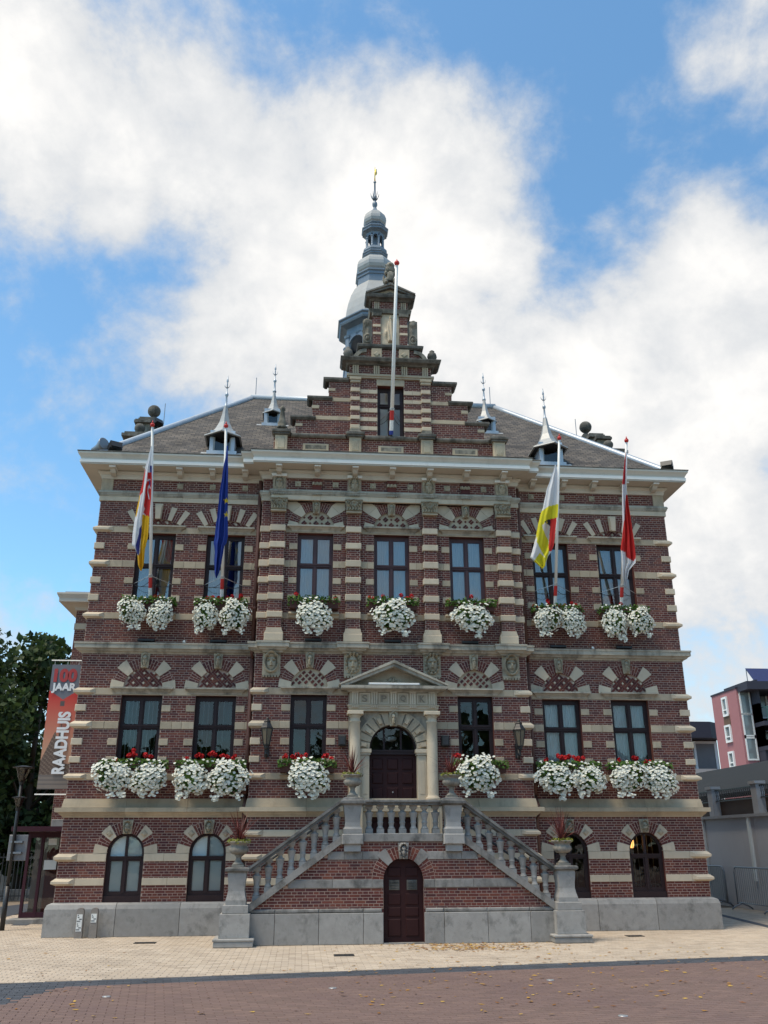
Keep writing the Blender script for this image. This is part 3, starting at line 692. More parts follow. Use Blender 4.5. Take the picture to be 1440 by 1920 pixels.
for s in (-1, 1):
    for i, c in enumerate(WS):
        x = s*c; hood(hall, x, .655, 5.027, -.006); lattice(hall, x, 5.045, .44, 0, 0)
        arch(hall, x, 5.045, .435, .655, 0, 180, 0, [(46,10,.43,.74),(134,10,.43,.74),(6.5,8,.43,.72),(173.5,8,.43,.72)], key=(82,98))
        keyhead(hall, x, 5.49, 5.835, 0, .21, 3 if (i+(s>0)) % 2 else 0)
        # upper floor: flat arch with five wedges
        hood(hall, x, .645, 8.862, -.006); lattice(hall, x, 8.13, .955, 0, 0, 8.87)
        arch(hall, x, 8.13, .945, 1.20, 56, 124, 0, [(59,3.0,.945,1.33),(73.5,3.0,.945,1.29),(106.5,3.0,.945,1.29),(121,3.0,.945,1.33)], key=(86,94))
        mb = MB(); mb.prism([(x-.07,9.07),(x+.07,9.07),(x+.095,9.44),(x-.095,9.44)],-.07,.05); mb.prism([(x-.05,9.045),(x+.05,9.045),(x+.075,9.39),(x-.075,9.39)],-.11,-.05); mb.obj('keystone', MT['stonel'], hall)
    for c in (5.64, 3.935):
        x = s*c
        arch(hall, x, 1.595, .385, .615, 0, 180, 0, [(46,10,.385,.66),(134,10,.385,.66),(7,8.5,.385,.66),(173,8.5,.385,.66)], key=(81,99))
        for t in (46, 134):
            t = math.radians(t); mb = MB(); mb.pbox(-.055,.055,-.055,.055,-.055,.0,.03); mb.move(Matrix.Translation((x+.52*math.cos(t),0,1.595+.52*math.sin(t))) @ Matrix.Rotation(-(t-PI/2),4,'Y')); mb.obj('voussoir_boss', MT['stone'], hall)
        keyhead(hall, x, 1.965, 2.24, 0, .22, 4)
for i, x in enumerate(WRM):
    hood(hall, x, .60, 5.027, YR-.006); lattice(hall, x, 5.06, .42, YR, 1)
    arch(hall, x, 5.06, .415, .64, 0, 180, YR, [(46,10,.41,.73),(134,10,.41,.73),(6.5,8,.41,.69),(173.5,8,.41,.69)], key=(82,98)); keyhead(hall, x, 5.48, 5.835, YR, .21, 3)
for i, x in enumerate(WRU):
    hood(hall, x, .65, 8.862, YR-.006); lattice(hall, x, 8.85, .44, YR, 2)
    arch(hall, x, 8.85, .435, .665, 0, 180, YR, [(6.5,8,.435,.67),(173.5,8,.435,.67)], key=(82,98))
    for s in (-1, 1):
        mb = MB(); P = lambda r, t: (x+s*r*math.cos(math.radians(t)), 8.85+r*math.sin(math.radians(t)))
        mb.prism([P(.43,36),P(.67,33),P(.67,57),P(.43,54)], YR-.016, YR+.05); mb.obj('voussoir', MT['stonel'], hall)
        mb = MB(); mb.prism([P(.675,33.5),(x+s*.70,9.32),(x+s*.70,9.50),(x+s*.47,9.50),P(.675,57)], YR-.014, YR+.05); mb.obj('voussoir', MT['stonel'], hall)
    keyhead(hall, x, 9.20, 9.52, YR-.02, .2, 3)

# ------------------------------------------------------------------ windows
def slats(mb, x0, x1, z0, z1, y, pitch=.075, w=.05, ang=.9):
    n = max(1, int((x1-x0)/pitch))
    for i in range(n):
        x = x0+(i+.5)*(x1-x0)/n; a = ang+random.uniform(-.15,.15); dx, dy = math.cos(a)*w/2, math.sin(a)*w/2
        mb.face([(x-dx,y-dy,z0),(x+dx,y+dy,z0),(x+dx,y+dy,z1),(x-dx,y-dy,z1)])
def folds(mb, x0, x1, z0, z1, y, pitch=.055, amp=.018, x0b=None, x1b=None):
    n = max(4, int((x1-x0)/pitch*4)); x0b = x0 if x0b is None else x0b; x1b = x1 if x1b is None else x1b; k0 = len(mb.v)
    for j in range(5):
        t = j/4
        for i in range(n+1):
            u = i/n; a = x0+(x1-x0)*u; b = x0b+(x1b-x0b)*u; mb.v.append((a+(b-a)*(1-t)**1.5, y+amp*math.sin(u*n*PI/2+.6*math.sin(i)), z0+(z1-z0)*t))
    for j in range(4):
        for i in range(n): mb.f.append((k0+j*(n+1)+i,k0+j*(n+1)+i+1,k0+(j+1)*(n+1)+i+1,k0+(j+1)*(n+1)+i))
def window(cx, hw, z0, z1, ztr, yf, fm, gm, cur, arched=False, dep=.12, sill=None):
    yw = yf+dep; F = MB(); o = .055
    if sill: F.box(cx-hw+.001, cx+hw-.001, yw-.05, yw+.06, z0, z0+sill); zb = z0+sill
    else: zb = z0
    F.box(cx-hw, cx-hw+o, yw, yw+.07, zb, z1); F.box(cx+hw-o, cx+hw, yw, yw+.07, zb, z1); F.box(cx-hw+o, cx+hw-o, yw+.001, yw+.069, zb, zb+o)
    def arcpts(r, a0, a1, n=10): return [(cx+r*math.cos(math.radians(a0+(a1-a0)*i/n)), z1+r*math.sin(math.radians(a0+(a1-a0)*i/n))) for i in range(n+1)]
    if arched:
        for k in range(12):
            a, b = 15*k, 15*(k+1)
            F.prism([arcpts(hw,a,b,1)[0], arcpts(hw,a,b,1)[1], arcpts(hw-o,a,b,1)[1], arcpts(hw-o,a,b,1)[0]], yw, yw+.07)
    else: F.box(cx-hw+o, cx+hw-o, yw+.001, yw+.069, z1-o-.02, z1)
    m = .025
    ztop = z1+hw-o if arched else z1-o-.02
    F.box(cx-m, cx+m, yw-.012, yw+.06, zb+o, ztop); F.box(cx-hw+o, cx+hw-o, yw-.02, yw+.062, ztr-.03, ztr+.03); F.box(cx-hw+o, cx+hw-o, yw-.04, yw+.0, ztr+.012, ztr+.035)
    panes = []
    sf = .032
    for s in (-1, 1):
        xa, xb = sorted((cx+s*m, cx+s*(hw-o)))
        spec = [(xa, xb, zb+o, ztr-.03)] + ([] if arched else [(xa, xb, ztr+.03, ztop)])
        for (a, b, c, d) in spec:
            F.box(a, a+sf, yw+.008, yw+.05, c, d); F.box(b-sf, b, yw+.008, yw+.05, c, d); F.box(a+sf, b-sf, yw+.009, yw+.049, c, c+sf); F.box(a+sf, b-sf, yw+.009, yw+.049, d-sf, d)
            panes.append([(a+sf,c+sf),(b-sf,c+sf),(b-sf,d-sf),(a+sf,d-sf)])
        if arched:
            t1 = math.degrees(math.acos((m+.0)/(hw-o))); A = [(0+t1*i/8) for i in range(9)]
            pts = [(cx+s*(hw-o)*math.cos(math.radians(t)), z1+(hw-o)*math.sin(math.radians(t))) for t in A]
            panes.append([(cx+s*m, ztr+.03), (cx+s*(hw-o), ztr+.03)]+pts)
    w = F.obj('window', fm, hall)
    for p in panes:
        g = MB(); g.face([(x, yw+.03, z) for x, z in p]); g.obj('pane', gm, w)
    R = MB(); ye = yw+.11
    sides = [((cx-hw,z0),(cx+hw,z0)), ((cx-hw,z0),(cx-hw,z1)), ((cx+hw,z0),(cx+hw,z1))]
    if arched: A = arcpts(hw,0,180,14); sides += list(zip(A[:-1],A[1:]))
    else: sides.append(((cx-hw,z1),(cx+hw,z1)))
    for (p, q) in sides: R.face([(p[0],yf-.0,p[1]),(q[0],yf-.0,q[1]),(q[0],ye,q[1]),(p[0],ye,p[1])])
    R.obj('reveal', MT['brick'], w)
    yc = yw+.14; C = MB(); top = z1+hw if arched else z1
    if cur == 'slats': slats(C, cx-hw, cx+hw, z0, top, yc, .085, .034, 1.2)
    if cur == 'slats_open': slats(C, cx-hw, cx+hw, z0, top, yc, .10, .042, 1.3)
    if cur == 'full': folds(C, cx-hw, cx+hw, z0, top, yc)
    if cur == 'sides': folds(C, cx-hw, cx-.03, z0, top, yc, x1b=cx-.18); folds(C, cx+.03, cx+hw, z0, top, yc, x0b=cx+.20)
    if cur == 'left': folds(C, cx-hw, cx-.02, z0, top, yc); folds(C, cx+.2, cx+hw, z0, top, yc, x0b=cx+.26)
    if cur == 'panel': C.box(cx-hw, cx+hw, yw+.055, yw+.065, z0, top)
    if C.v: C.obj('screen' if cur == 'panel' else 'curtain', MT['panel' if cur == 'panel' else 'curtain'], w, smooth=(cur in ('full','sides','left')))
    return w
def sill(c, hw, z, y):
    mb = MB(); mb.prismx([(y+.02,z),(y-.14,z-.008),(y-.15,z-.05),(y-.09,z-.07),(y-.06,z-.13),(y+.02,z-.13)], c-hw, c+hw); mb.obj('window_sill', MT['stone'], hall)
for s in (-1, 1):
    for c in WS: sill(s*c, .60, 6.752, 0); sill(s*c, .60, 3.188, 0)
for c in WRM: sill(c, .58, 3.188, YR)
for c in WRU: sill(c, .58, 6.752, YR)
FM, FU = MT['frame'], MT['frameu']
for (s, c, cur) in ((-1,WS[0],'slats'),(-1,WS[1],'slats_open'),(1,WS[1],'full'),(1,WS[0],'full')):
    window(s*c, .45, 3.19, 4.876, 4.20, 0, FM, MT['glass'], cur)
for (s, c, cur) in ((-1,WS[0],'sides'),(-1,WS[1],'left'),(1,WS[1],'full'),(1,WS[0],'sides')):
    window(s*c, .45, 6.755, 8.707, 7.93, 0, FM, MT['glassup'], cur)
for c in WRM: window(c, .403, 3.19, 4.876, 4.20, YR, FM, MT['glass'], None)
for c in WRU: window(c, .423, 6.755, 8.707, 7.93, YR, FU, MT['glassup'], 'full')
for (c, cur) in ((-5.64,'panel'),(-3.935,'panel'),(3.935,'slats'),(5.64,'slats_open')):
    window(c, .385, .636, 1.595, 1.49, 0, FM, MT['glass'], cur, True, dep=.08, sill=.12)

# ------------------------------------------------------------------ entrance portal
portal = hall
YD = YR-.05
for s in (-1, 1):
    X = lambda a, b, s=s: sorted((s*a, s*b))
    a, b = X(.53,.735); mb = MB(); mb.pbox(a,b,1.76,3.57,YD-.05,YR+.35,.01); mb.pbox(a+.045,b-.045,2.75,3.45,YD-.058,YD,.008); mb.obj('jamb', MT['stonel'], portal)
    a, b = X(.51,.75); mb = MB(); mb.box(a,b,YD-.075,YR+.3,3.575,3.62); a, b = X(.49,.77); mb.box(a,b,YD-.10,YR+.3,3.62,3.70); mb.obj('impost', MT['stonel'], portal)
    a, b = X(.735,.99); mb = MB(); mb.box(a,b,YR-.03,YR+.3,1.76,3.70); mb.obj('side_panel', MT['stone'], portal)
    # column on pedestal
    x = s*.85; yc = YR-.14
    mb = MB(); mb.pbox(x-.17,x+.17,1.76,2.50,yc-.17,YR,.012); mb.pbox(x-.19,x+.19,2.51,2.56,yc-.19,YR,.01); mb.pbox(x-.18,x+.18,2.565,2.62,yc-.18,YR,.01)
    mb.pbox(x-.10,x+.10,1.95,2.40,yc-.183,yc,.008); mb.obj('column_pedestal', MT['stone'], portal)
    mb = MB(); mb.lathe([(.15,2.622),(.155,2.65),(.15,2.68),(.125,2.70),(.120,2.74),(.121,3.3),(.118,3.8),(.108,4.26),(.122,4.27),(.122,4.29),(.108,4.30),(.108,4.37),(.13,4.385),(.15,4.42)], 28, (x,yc,0)); mb.obj('column', MT['stonel'], portal, smooth=True)
    mb = MB(); mb.pbox(x-.175,x+.175,4.42,4.50,yc-.175,YR,.01); mb.obj('column_abacus', MT['stonel'], portal)
    # spandrel
    mb = MB(); T = [90*i/10 for i in range(11)]
    for k in range(10):
        q = []
        for t in (T[k], T[k+1]):
            ct, st = math.cos(math.radians(t)), math.sin(math.radians(t)); m = min(.99/max(ct,1e-6), .80/max(st,1e-6)); q.append(((s*.53*ct, 3.70+.53*st), (s*m*ct, 3.70+m*st)))
        mb.prism([q[0][0],q[0][1],q[1][1],q[1][0]], YD-.01, YR+.3)
    mb.obj('spandrel', MT['stone_d'], portal)
for k in range(13):
    if k == 6: continue
    t0, t1 = 180/13*k+1.2, 180/13*(k+1)-1.2; big = k % 2 == 0
    mb = MB(); P = lambda r, t: (r*math.cos(math.radians(t)), 3.705+r*math.sin(math.radians(t)))
    mb.prism([P(.53,t0),P(.80 if True else .76,t0),P(.80,t1),P(.53,t1)], YD-.045, YD+.1)
    if big:
        tm = (t0+t1)/2; w = (t1-t0)*.28; mb.prism([P(.60,tm-w*1.1),P(.73,tm-w),P(.73,tm+w),P(.60,tm+w*1.1)], YD-.105, YD)
    mb.obj('voussoir', MT['stone'], portal)
mb = MB(); T = [180*i/24 for i in range(25)]
for k in range(24):
    P = lambda r, t: (r*math.cos(math.radians(t)), 3.705+r*math.sin(math.radians(t)))
    mb.prism([P(.80,T[k]),P(.83,T[k]),P(.83,T[k+1]),P(.80,T[k+1])], YD-.03, YD+.05)
mb.obj('archivolt', MT['stone'], portal)
keyhead(portal, 0, 4.19, 4.515, YD-.06, .20, 3)
EP = [(-.99,YR),(-.99,YR-.20),(.99,YR-.20),(.99,YR)]
course('portal_architrave', [(-.3,4.505),(.0,4.505),(.0,4.55),(.015,4.555),(.015,4.61),(.035,4.615),(.035,4.64),(-.3,4.64)], EP, 9, MT['stone'], portal)
course('portal_frieze', [(-.3,4.642),(-.01,4.642),(-.01,4.915),(-.3,4.915)], EP, 9, MT['stone'], portal)
course('portal_cornice', [(-.3,4.917),(.03,4.917),(.06,4.955),(.17,4.965),(.19,4.985),(.19,5.045),(-.3,5.05)], EP, 9, MT['stone_d'], portal)
for x in (-.86,-.43,0,.43,.86):
    mb = MB()
    for k in (-1, 0, 1): mb.pbox(x+k*.048-.02, x+k*.048+.02, 4.645, 4.905, YR-.225, YR-.19, .008)
    mb.box(x-.075, x+.075, YR-.235, YR-.19, 4.90, 4.94)
    for k in range(4): mb.box(x-.07+.04*k, x-.045+.04*k, YR-.245, YR-.19, 4.575, 4.61)
    mb.obj('triglyph', MT['stonel'], portal)
def text_mesh(name, body, mat, w, h, offset=0., extrude=.004):
    cu = bpy.data.curves.new(name, 'FONT'); cu.body = body; cu.size = 1; cu.offset = offset; cu.extrude = 0
    o = bpy.data.objects.new(name, cu); col.objects.link(o); dg = bpy.context.evaluated_depsgraph_get(); me = bpy.data.meshes.new_from_object(o.evaluated_get(dg))
    bpy.data.objects.remove(o); xs = [v.co.x for v in me.vertices]; ys = [v.co.y for v in me.vertices]
    x0, x1, y0, y1 = min(xs), max(xs), min(ys), max(ys)
    bm = bmesh.new(); bm.from_mesh(me); bm.verts.ensure_lookup_table()
    for v in bm.verts: v.co = Vector(((v.co.x-(x0+x1)/2)/(x1-x0)*w, 0, (v.co.y-(y0+y1)/2)/(y1-y0)*h))
    r = bmesh.ops.extrude_face_region(bm, geom=bm.faces[:])
    for v in [g for g in r['geom'] if isinstance(g, bmesh.types.BMVert)]: v.co.y -= extrude
    bmesh.ops.recalc_face_normals(bm, faces=bm.faces); bm.to_mesh(me); bm.free(); me.materials.clear(); me.materials.append(mat); me.name = name; me.polygons.foreach_set('use_smooth', [False]*len(me.polygons)); me.update()
    return me
for (ch, x) in (('S',-.645),('P',-.215),('Q',.215),('K',.645)):
    mb = MB(); z0, z1, a, b = 4.665, 4.895, x-.115, x+.115; f = YR-.205
    mb.box(a,b,f,f+.03,z0,z0+.022); mb.box(a,b,f,f+.03,z1-.022,z1); mb.box(a,a+.022,f-.001,f+.03,z0+.022,z1-.022); mb.box(b-.022,b,f-.001,f+.03,z0+.022,z1-.022)
    o = mb.obj('letter_panel', MT['stonel'], portal)
    inst('letter', text_mesh('letter', ch, MT['letter'], .115, .145, .004, .022), o, (x, YR-.19, 4.78))
mb = MB(); P0 = [(-.99,5.05),(.99,5.05),(0,5.52)]; mb.prism(P0, YR-.10, YR+.02); mb.obj('pediment_field', MT['stone'], portal)
for s in (-1, 1):
    mb = MB(); mb.prism([(s*1.20,5.055),(s*1.02,5.055),(0,5.475),(0,5.555)], YR-.36, YR+.02); mb.prism([(s*1.225,5.075),(s*1.20,5.05),(0,5.548),(0,5.615)], YR-.40, YR+.02); mb.obj('raking_cornice', MT['stone_d'], portal, recalc=True)
relief('pediment_carving', portal, .75, .22, lambda u,v: max(0,.09*ga(u,v,0,.1,.16,.7)+.05*ga(u,v,.5,-.5,.3,.5)+.05*ga(u,v,-.5,-.5,.3,.5)+.015*math.sin(14*u)*math.sin(5*v)*(abs(u)<.8)), (0,YR-.10,5.17), depth=.03, outline=lambda v: 1-.42*(v+1))
# front door with fanlight
mb = MB(); mb.box(-.53,.53,YR+.14,YR+.20,1.76,3.60); d = mb.obj('front_door', MT['door'], portal)
for cxx in (-.33, 0, .33):
    for (za, zb) in ((1.9,2.2),(2.28,2.55),(2.62,2.90),(2.98,3.22),(3.28,3.52)):
        m2 = MB(); m2.pbox(cxx-.12,cxx+.12,za,zb,YR+.118,YR+.15,.02); m2.obj('door_panel', MT['door'], d)
m2 = MB(); m2.ball((.0,YR+.11,2.80),.018); m2.obj('door_knob', MT['wire'], d)
mb = MB(); mb.box(-.53,.53,YR+.08,YR+.20,3.60,3.70); mb.box(-.53,.53,YR+.06,YR+.2,3.66,3.69)
for x in (-.19,.19): mb.box(x-.02,x+.02,YR+.12,YR+.18,3.70,4.19)
P = lambda r, t: (r*math.cos(t), 3.705+r*math.sin(t))
for k in range(14): a, b = PI*k/14, PI*(k+1)/14; mb.prism([P(.535,a),P(.535,b),P(.49,b),P(.49,a)], YR+.10, YR+.2)
fl = mb.obj('fanlight', MT['frame'], portal); g = MB(); g.face([(x, YR+.165, z) for x, z in [P(.53,PI*k/20) for k in range(21)]]); g.obj('pane', MT['glass'], fl)
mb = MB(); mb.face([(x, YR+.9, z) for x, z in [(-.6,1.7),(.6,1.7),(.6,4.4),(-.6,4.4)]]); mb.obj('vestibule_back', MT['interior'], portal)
mb = MB(); mb.lathe([(.02,-.02),(.13,-.03),(.14,-.07),(.10,-.11),(.02,-.13)], 16, (-.0,YR+.5,4.05)); mb.obj('vestibule_lamp', MT['panel'], portal, smooth=True)

# ------------------------------------------------------------------ stepped gable
YG = YR
def gx(z):
    for (zt, w) in ((11.32,2.92),(11.82,2.39),(12.39,1.985),(12.94,1.58),(13.46,1.06)):
        if z < zt: return (-w, w)
    return (-.8, .8) if z < 13.9 else (-.45, .45)
GR = [(11.483,11.593),(11.737,11.848),(11.988,12.109),(12.27,12.378),(12.525,12.639)]
gs = [('r',s0,s1,a,b) for (a,b) in GR for (s0,s1) in ((-.79,-.34),(.34,.79))]+[('r',-1.02,-.79,10,13),('r',.79,1.02,10,13)]
gh = [('r',-.338,.338,11.33,12.76)]
brickwork(bricks, mortar, gx, 10.56, 13.46, YG, gh, gs)
brickwork(bricks, mortar, gx, 13.46, 13.84, YG, (), [('r',c-.13,c+.13,13.4,14) for c in (-.36,.36)])
brickwork(bricks, mortar, lambda z: (-.47,.47), 15.02, 15.32, YG-.02)
for c in (-.355,.355): brickwork(bricks, mortar, lambda z, c=c: (c-.1,c+.1), 13.96, 14.80, YG-.06)
for c in (-.905,.905): brickwork(bricks, mortar, lambda z, c=c: (c-.11,c+.11), 11.42, 12.80, YG-.06)
core = MB()
for (z0, z1, w) in ((10.5,11.32,2.91),(11.32,11.75,2.38),(11.75,12.32,1.975),(12.32,12.88,1.57)):
    core.box(-w,-.338,YG+.014,.1,z0,z1); core.box(.338,w,YG+.014,.1,z0,z1)
core.box(-.338,.338,YG+.014,.1,10.5,11.33); core.box(-1.05,1.05,YG+.014,.1,12.765,13.46); core.box(-.79,.79,YG+.014,.1,13.46,13.9); core.box(-.46,.46,YG-.004,.1,13.9,15.35)
for c in (-.355,.355): core.box(c-.095,c+.095,YG-.045,YG,13.96,14.82)
for c in (-.905,.905): core.box(c-.105,c+.105,YG-.045,YG+.01,11.4,12.82)
core.obj('gable_core', MT['brick'], hall)
def slab(name, x0, x1, z0, z1, y0, y1, mat='weath', c=.012):
    mb = MB(); mb.pbox(x0,x1,z0,z1,y0,y1,c); return mb.obj(name, MT[mat], hall)
for s in (-1, 1):
    X = lambda a, b, s=s: sorted((s*a, s*b))
    for (xa, xb, za, zb) in ((2.46,1.90,11.715,11.82),(2.055,1.49,12.28,12.39),(1.655,1.08,12.82,12.94)):
        a, b = X(xa, xb); prof = [(-.04,za),(.02,za),(.07,za+.045),(.07,zb-.02),(.04,zb),(-.04,zb)]
        P = [(a,.10),(a,YG),(b,YG)] if s < 0 else [(a,YG),(b,YG),(b,.10)]
        mb = MB()
        for i in range(2): strip(mb, prof, P[i], P[i+1], mitre(P,i), mitre(P,i+1))
        mb.box(a,b,YG-.03,.12,za+.05,zb); mb.obj('step_coping', MT['dark_weath'], hall)
    a, b = X(1.90, 1.02); slab('stone_block', a, b, 11.735, 11.845, YG-.012, YG+.1, 'stone', .008)
    a, b = X(1.49, 1.02); slab('stone_block', a, b, 12.263, 12.374, YG-.012, YG+.1, 'stone', .008)
    for (xa, za, zb) in ((2.40,11.53,11.62),(1.995,12.045,12.14),(1.59,12.555,12.64)):
        a, b = X(xa, xa-.18); slab('stone_block', a, b, za, zb, YG-.014, YG+.1, 'stone', .008)
    for (za, zb) in GR:
        a, b = X(.338, .56); slab('stone_block', a, b, za, zb, YG-.012, YG+.1, 'stonel', .008); a, b = X(.563, .79); slab('stone_block', a, b, za, zb, YG-.014, YG+.1, 'stonel', .008)
        a, b = X(.785, 1.025); slab('pilaster_block', a, b, za+.012, zb+.008, YG-.085, YG, 'stonel', .012)
    a, b = X(.775, 1.035); slab('pilaster_cap', a, b, 12.80, 12.87, YG-.09, YG, 'stone'); a, b = X(.755, 1.055); slab('pilaster_cap', a, b, 12.872, 12.95, YG-.11, YG, 'stone')
    a, b = X(.775, 1.035); slab('pilaster_foot', a, b, 11.38, 11.49, YG-.10, YG, 'weath')
    # parapet pedestals
    for x in (2.73, .90):
        x *= s; slab('parapet_pedestal', x-.15, x+.15, 10.58, 11.22, YG-.14, YG+.05, 'stone', .015); slab('pedestal_panel', x-.09, x+.09, 10.85, 11.15, YG-.155, YG-.1, 'carved', .012)
        slab('pedestal_cap', x-.20, x+.20, 11.222, 11.27, YG-.19, YG+.05, 'dark_weath'); slab('pedestal_cap', x-.23, x+.23, 11.272, 11.345, YG-.22, YG+.05, 'dark_weath')
        slab('pedestal_cap', x-.16, x+.16, 11.348, 11.41, YG-.15, YG+.05, 'dark_weath', .03)
    for (xa, xb) in ((2.50,1.13),): a, b = X(xa, xb); slab('parapet_ledge', a, b, 11.215, 11.315, YG-.10, YG+.1, 'dark_weath', .03)
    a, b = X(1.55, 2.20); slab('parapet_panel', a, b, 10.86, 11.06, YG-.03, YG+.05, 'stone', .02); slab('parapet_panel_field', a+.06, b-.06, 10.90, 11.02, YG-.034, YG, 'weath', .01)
    # quarter-circle scroll buttress
    mb = MB(); cxx, czz = s*.62, 13.46
    for k in range(8):
        t0, t1 = PI/2*k/8, PI/2*(k+1)/8; Q = lambda r, t: (cxx+s*r*math.cos(t), czz+r*math.sin(t))
        mb.prism([Q(.26,t0),Q(.36,t0),Q(.36,t1),Q(.26,t1)], YG-.05, .08); mb.prism([Q(.02,t0),Q(.25,t0),Q(.25,t1),Q(.02,t1)], YG-.0, .06)
    mb.obj('scroll_buttress', MT['weath'], hall)
    mb = MB(); mb.lathe([(.10,0),(.10,.04),(.05,.07),(.06,.10),(.11,.15),(.13,.22),(.11,.30),(.06,.35),(.07,.38),(.02,.42)], 12, (s*1.10,YG+.02,13.465)); mb.obj('gable_finial', MT['dark_weath'], hall, smooth=True)
    slab('diamond_block', s*.36-.135, s*.36+.135, 13.47, 13.83, YG-.075, YG, 'stone', .012)
    mb = MB(); mb.pbox(-.06,.06,-.06,.06,-.03,0,.02); mb.move(Matrix.Translation((s*.36,YG-.075,13.65)) @ Matrix.Rotation(PI/4,4,'Y')); mb.obj('diamond_boss', MT['carved'], hall)
    # aedicule sides
    for (za, zb) in ((14.25,14.32),(14.48,14.56)): slab('pilaster_block', s*.355-.105, s*.355+.105, za, zb, YG-.075, YG, 'stonel', .008)
    slab('pilaster_cap', s*.355-.13, s*.355+.13, 14.80, 14.90, YG-.10, YG, 'weath')
    relief('gable_volute', hall, .24, .72, lambda u,v,s=s: .02+.06*math.exp(-(math.hypot(u,(v+.62)*2.2)/.75)**4)*(.6+.4*math.sin(10*math.hypot(u,(v+.62)*2.2)))+.05*math.exp(-(math.hypot(u,(v-.70)*2.4)/.7)**4)+.03*ga(u,v,-s*.2,.1,.4,.4), (s*.60,YG+.04,14.35), mat='weath', depth=.1, nx=14, nz=30)
    mb = MB(); mb.ball((s*.62,YG+.0,14.62),.10,.12,.12); mb.obj('volute_roll', MT['weath'], hall, smooth=True)
    for k in (-1, 0, 1): slab('triglyph', s*.355+k*.05-.02, s*.355+k*.05+.02, 15.03, 15.27, YG-.05, YG, 'stone', .008)
    # pediment rakes
    mb = MB(); mb.prism([(s*.64,15.42),(s*.50,15.42),(0,15.62),(0,15.69)], YG-.22, .05); mb.prism([(s*.66,15.44),(s*.64,15.41),(0,15.685),(0,15.745)], YG-.26, .05); mb.obj('raking_cornice', MT['dark_weath'], hall, recalc=True)
slab('parapet_ledge', -.67, .67, 11.215, 11.315, YG-.10, YG+.1, 'dark_weath', .03)
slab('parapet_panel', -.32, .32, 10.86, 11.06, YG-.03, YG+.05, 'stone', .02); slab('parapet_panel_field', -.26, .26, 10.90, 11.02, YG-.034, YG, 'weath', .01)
GP = lambda w, y0=.06: [(-w,y0),(-w,YG),(w,YG),(w,y0)]
course('gable_architrave', [(-.1,12.955),(.05,12.955),(.05,13.0),(.075,13.005),(.075,13.06),(-.1,13.06)], GP(1.05), 9, MT['stone'], hall)
for x in (-.90,-.36,.36,.90):
    for k in (-1, 0, 1): slab('triglyph', x+k*.055-.022, x+k*.055+.022, 13.065, 13.32, YG-.06, YG, 'stone', .008)
course('gable_cornice', [(-.1,13.325),(.06,13.325),(.10,13.36),(.20,13.375),(.22,13.40),(.25,13.44),(.25,13.465),(-.1,13.47)], GP(1.05), 9, MT['dark_weath'], hall)
course('gable_ledge', [(-.1,13.835),(.04,13.835),(.09,13.87),(.10,13.93),(.06,13.965),(-.1,13.965)], GP(.77), 9, MT['dark_weath'], hall)
course('gable_architrave', [(-.1,14.905),(.08,14.905),(.09,14.95),(.11,15.01),(-.1,15.02)], GP(.46), 9, MT['weath'], hall)
course('gable_cornice', [(-.1,15.28),(.05,15.28),(.10,15.32),(.18,15.335),(.21,15.40),(.21,15.425),(-.1,15.43)], GP(.46), 9, MT['dark_weath'], hall)
mb = MB(); mb.prism([(-.52,15.43),(.52,15.43),(0,15.63)], YG-.12, .04); mb.obj('pediment_field', MT['stone'], hall)
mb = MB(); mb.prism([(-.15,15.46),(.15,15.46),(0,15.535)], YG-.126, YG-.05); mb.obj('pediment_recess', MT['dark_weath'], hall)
slab('niche_panel', -.245, .245, 13.97, 14.90, YG-.02, YG+.05, 'stonel', .006)
def saint_fn(u, v):
    h = 0
    w = .34+.12*math.cos(v*2.2)
    if abs(u) < w and -.95 < v < .62: h = .07*math.sqrt(max(0,1-(u/w)**2))*(1+.25*math.sin(13*u+2*v))
    h = max(h, .085*math.sqrt(max(0,1-(u/.17)**2-((v-.60)/.15)**2)), .07*math.exp(-(u/.13)**4)*(.74 < v < .97)*(1-abs(u)*3 if abs(u) < .3 else 0))
    h = max(h, .06*math.sqrt(max(0,1-(u/.42)**2-((v+.45)/.34)**2)))
    h = max(h, .035*math.exp(-((u-.02-.42-(v-.1)*-.22)/.06)**2)*(-.3 < v < .85), .05*ga(u,v,-.55,-.25,.2,.25), .05*ga(u,v,.6,-.3,.2,.25))
    return h
relief('saint_relief', hall, .40, .80, saint_fn, (0,YG-.015,14.42), mat='stonel', depth=.02, nx=26, nz=46)
# gable window
window(0, .338, 11.33, 12.76, 12.25, YG, MT['frame'], MT['glass'], None, dep=.14)
slab('window_lintel', -.36, .36, 12.765, 12.95, YG-.015, YG+.05, 'stone', .008)
mb = MB(); mb.face([(-.5,.3,11.2),(.5,.3,11.2),(.5,.3,12.9),(-.5,.3,12.9)]); mb.obj('attic_back', MT['panel'], hall)
# obelisk finial on the left parapet pedestal
mb = MB(); mb.lathe([(.14,0),(.14,.05),(.09,.08),(.11,.14),(.085,.22),(.065,.36),(.05,.5),(.075,.54),(.05,.60),(.01,.66)], 10, (-2.73,YG-.05,11.41)); mb.obj('parapet_finial', MT['weath'], hall, smooth=True)

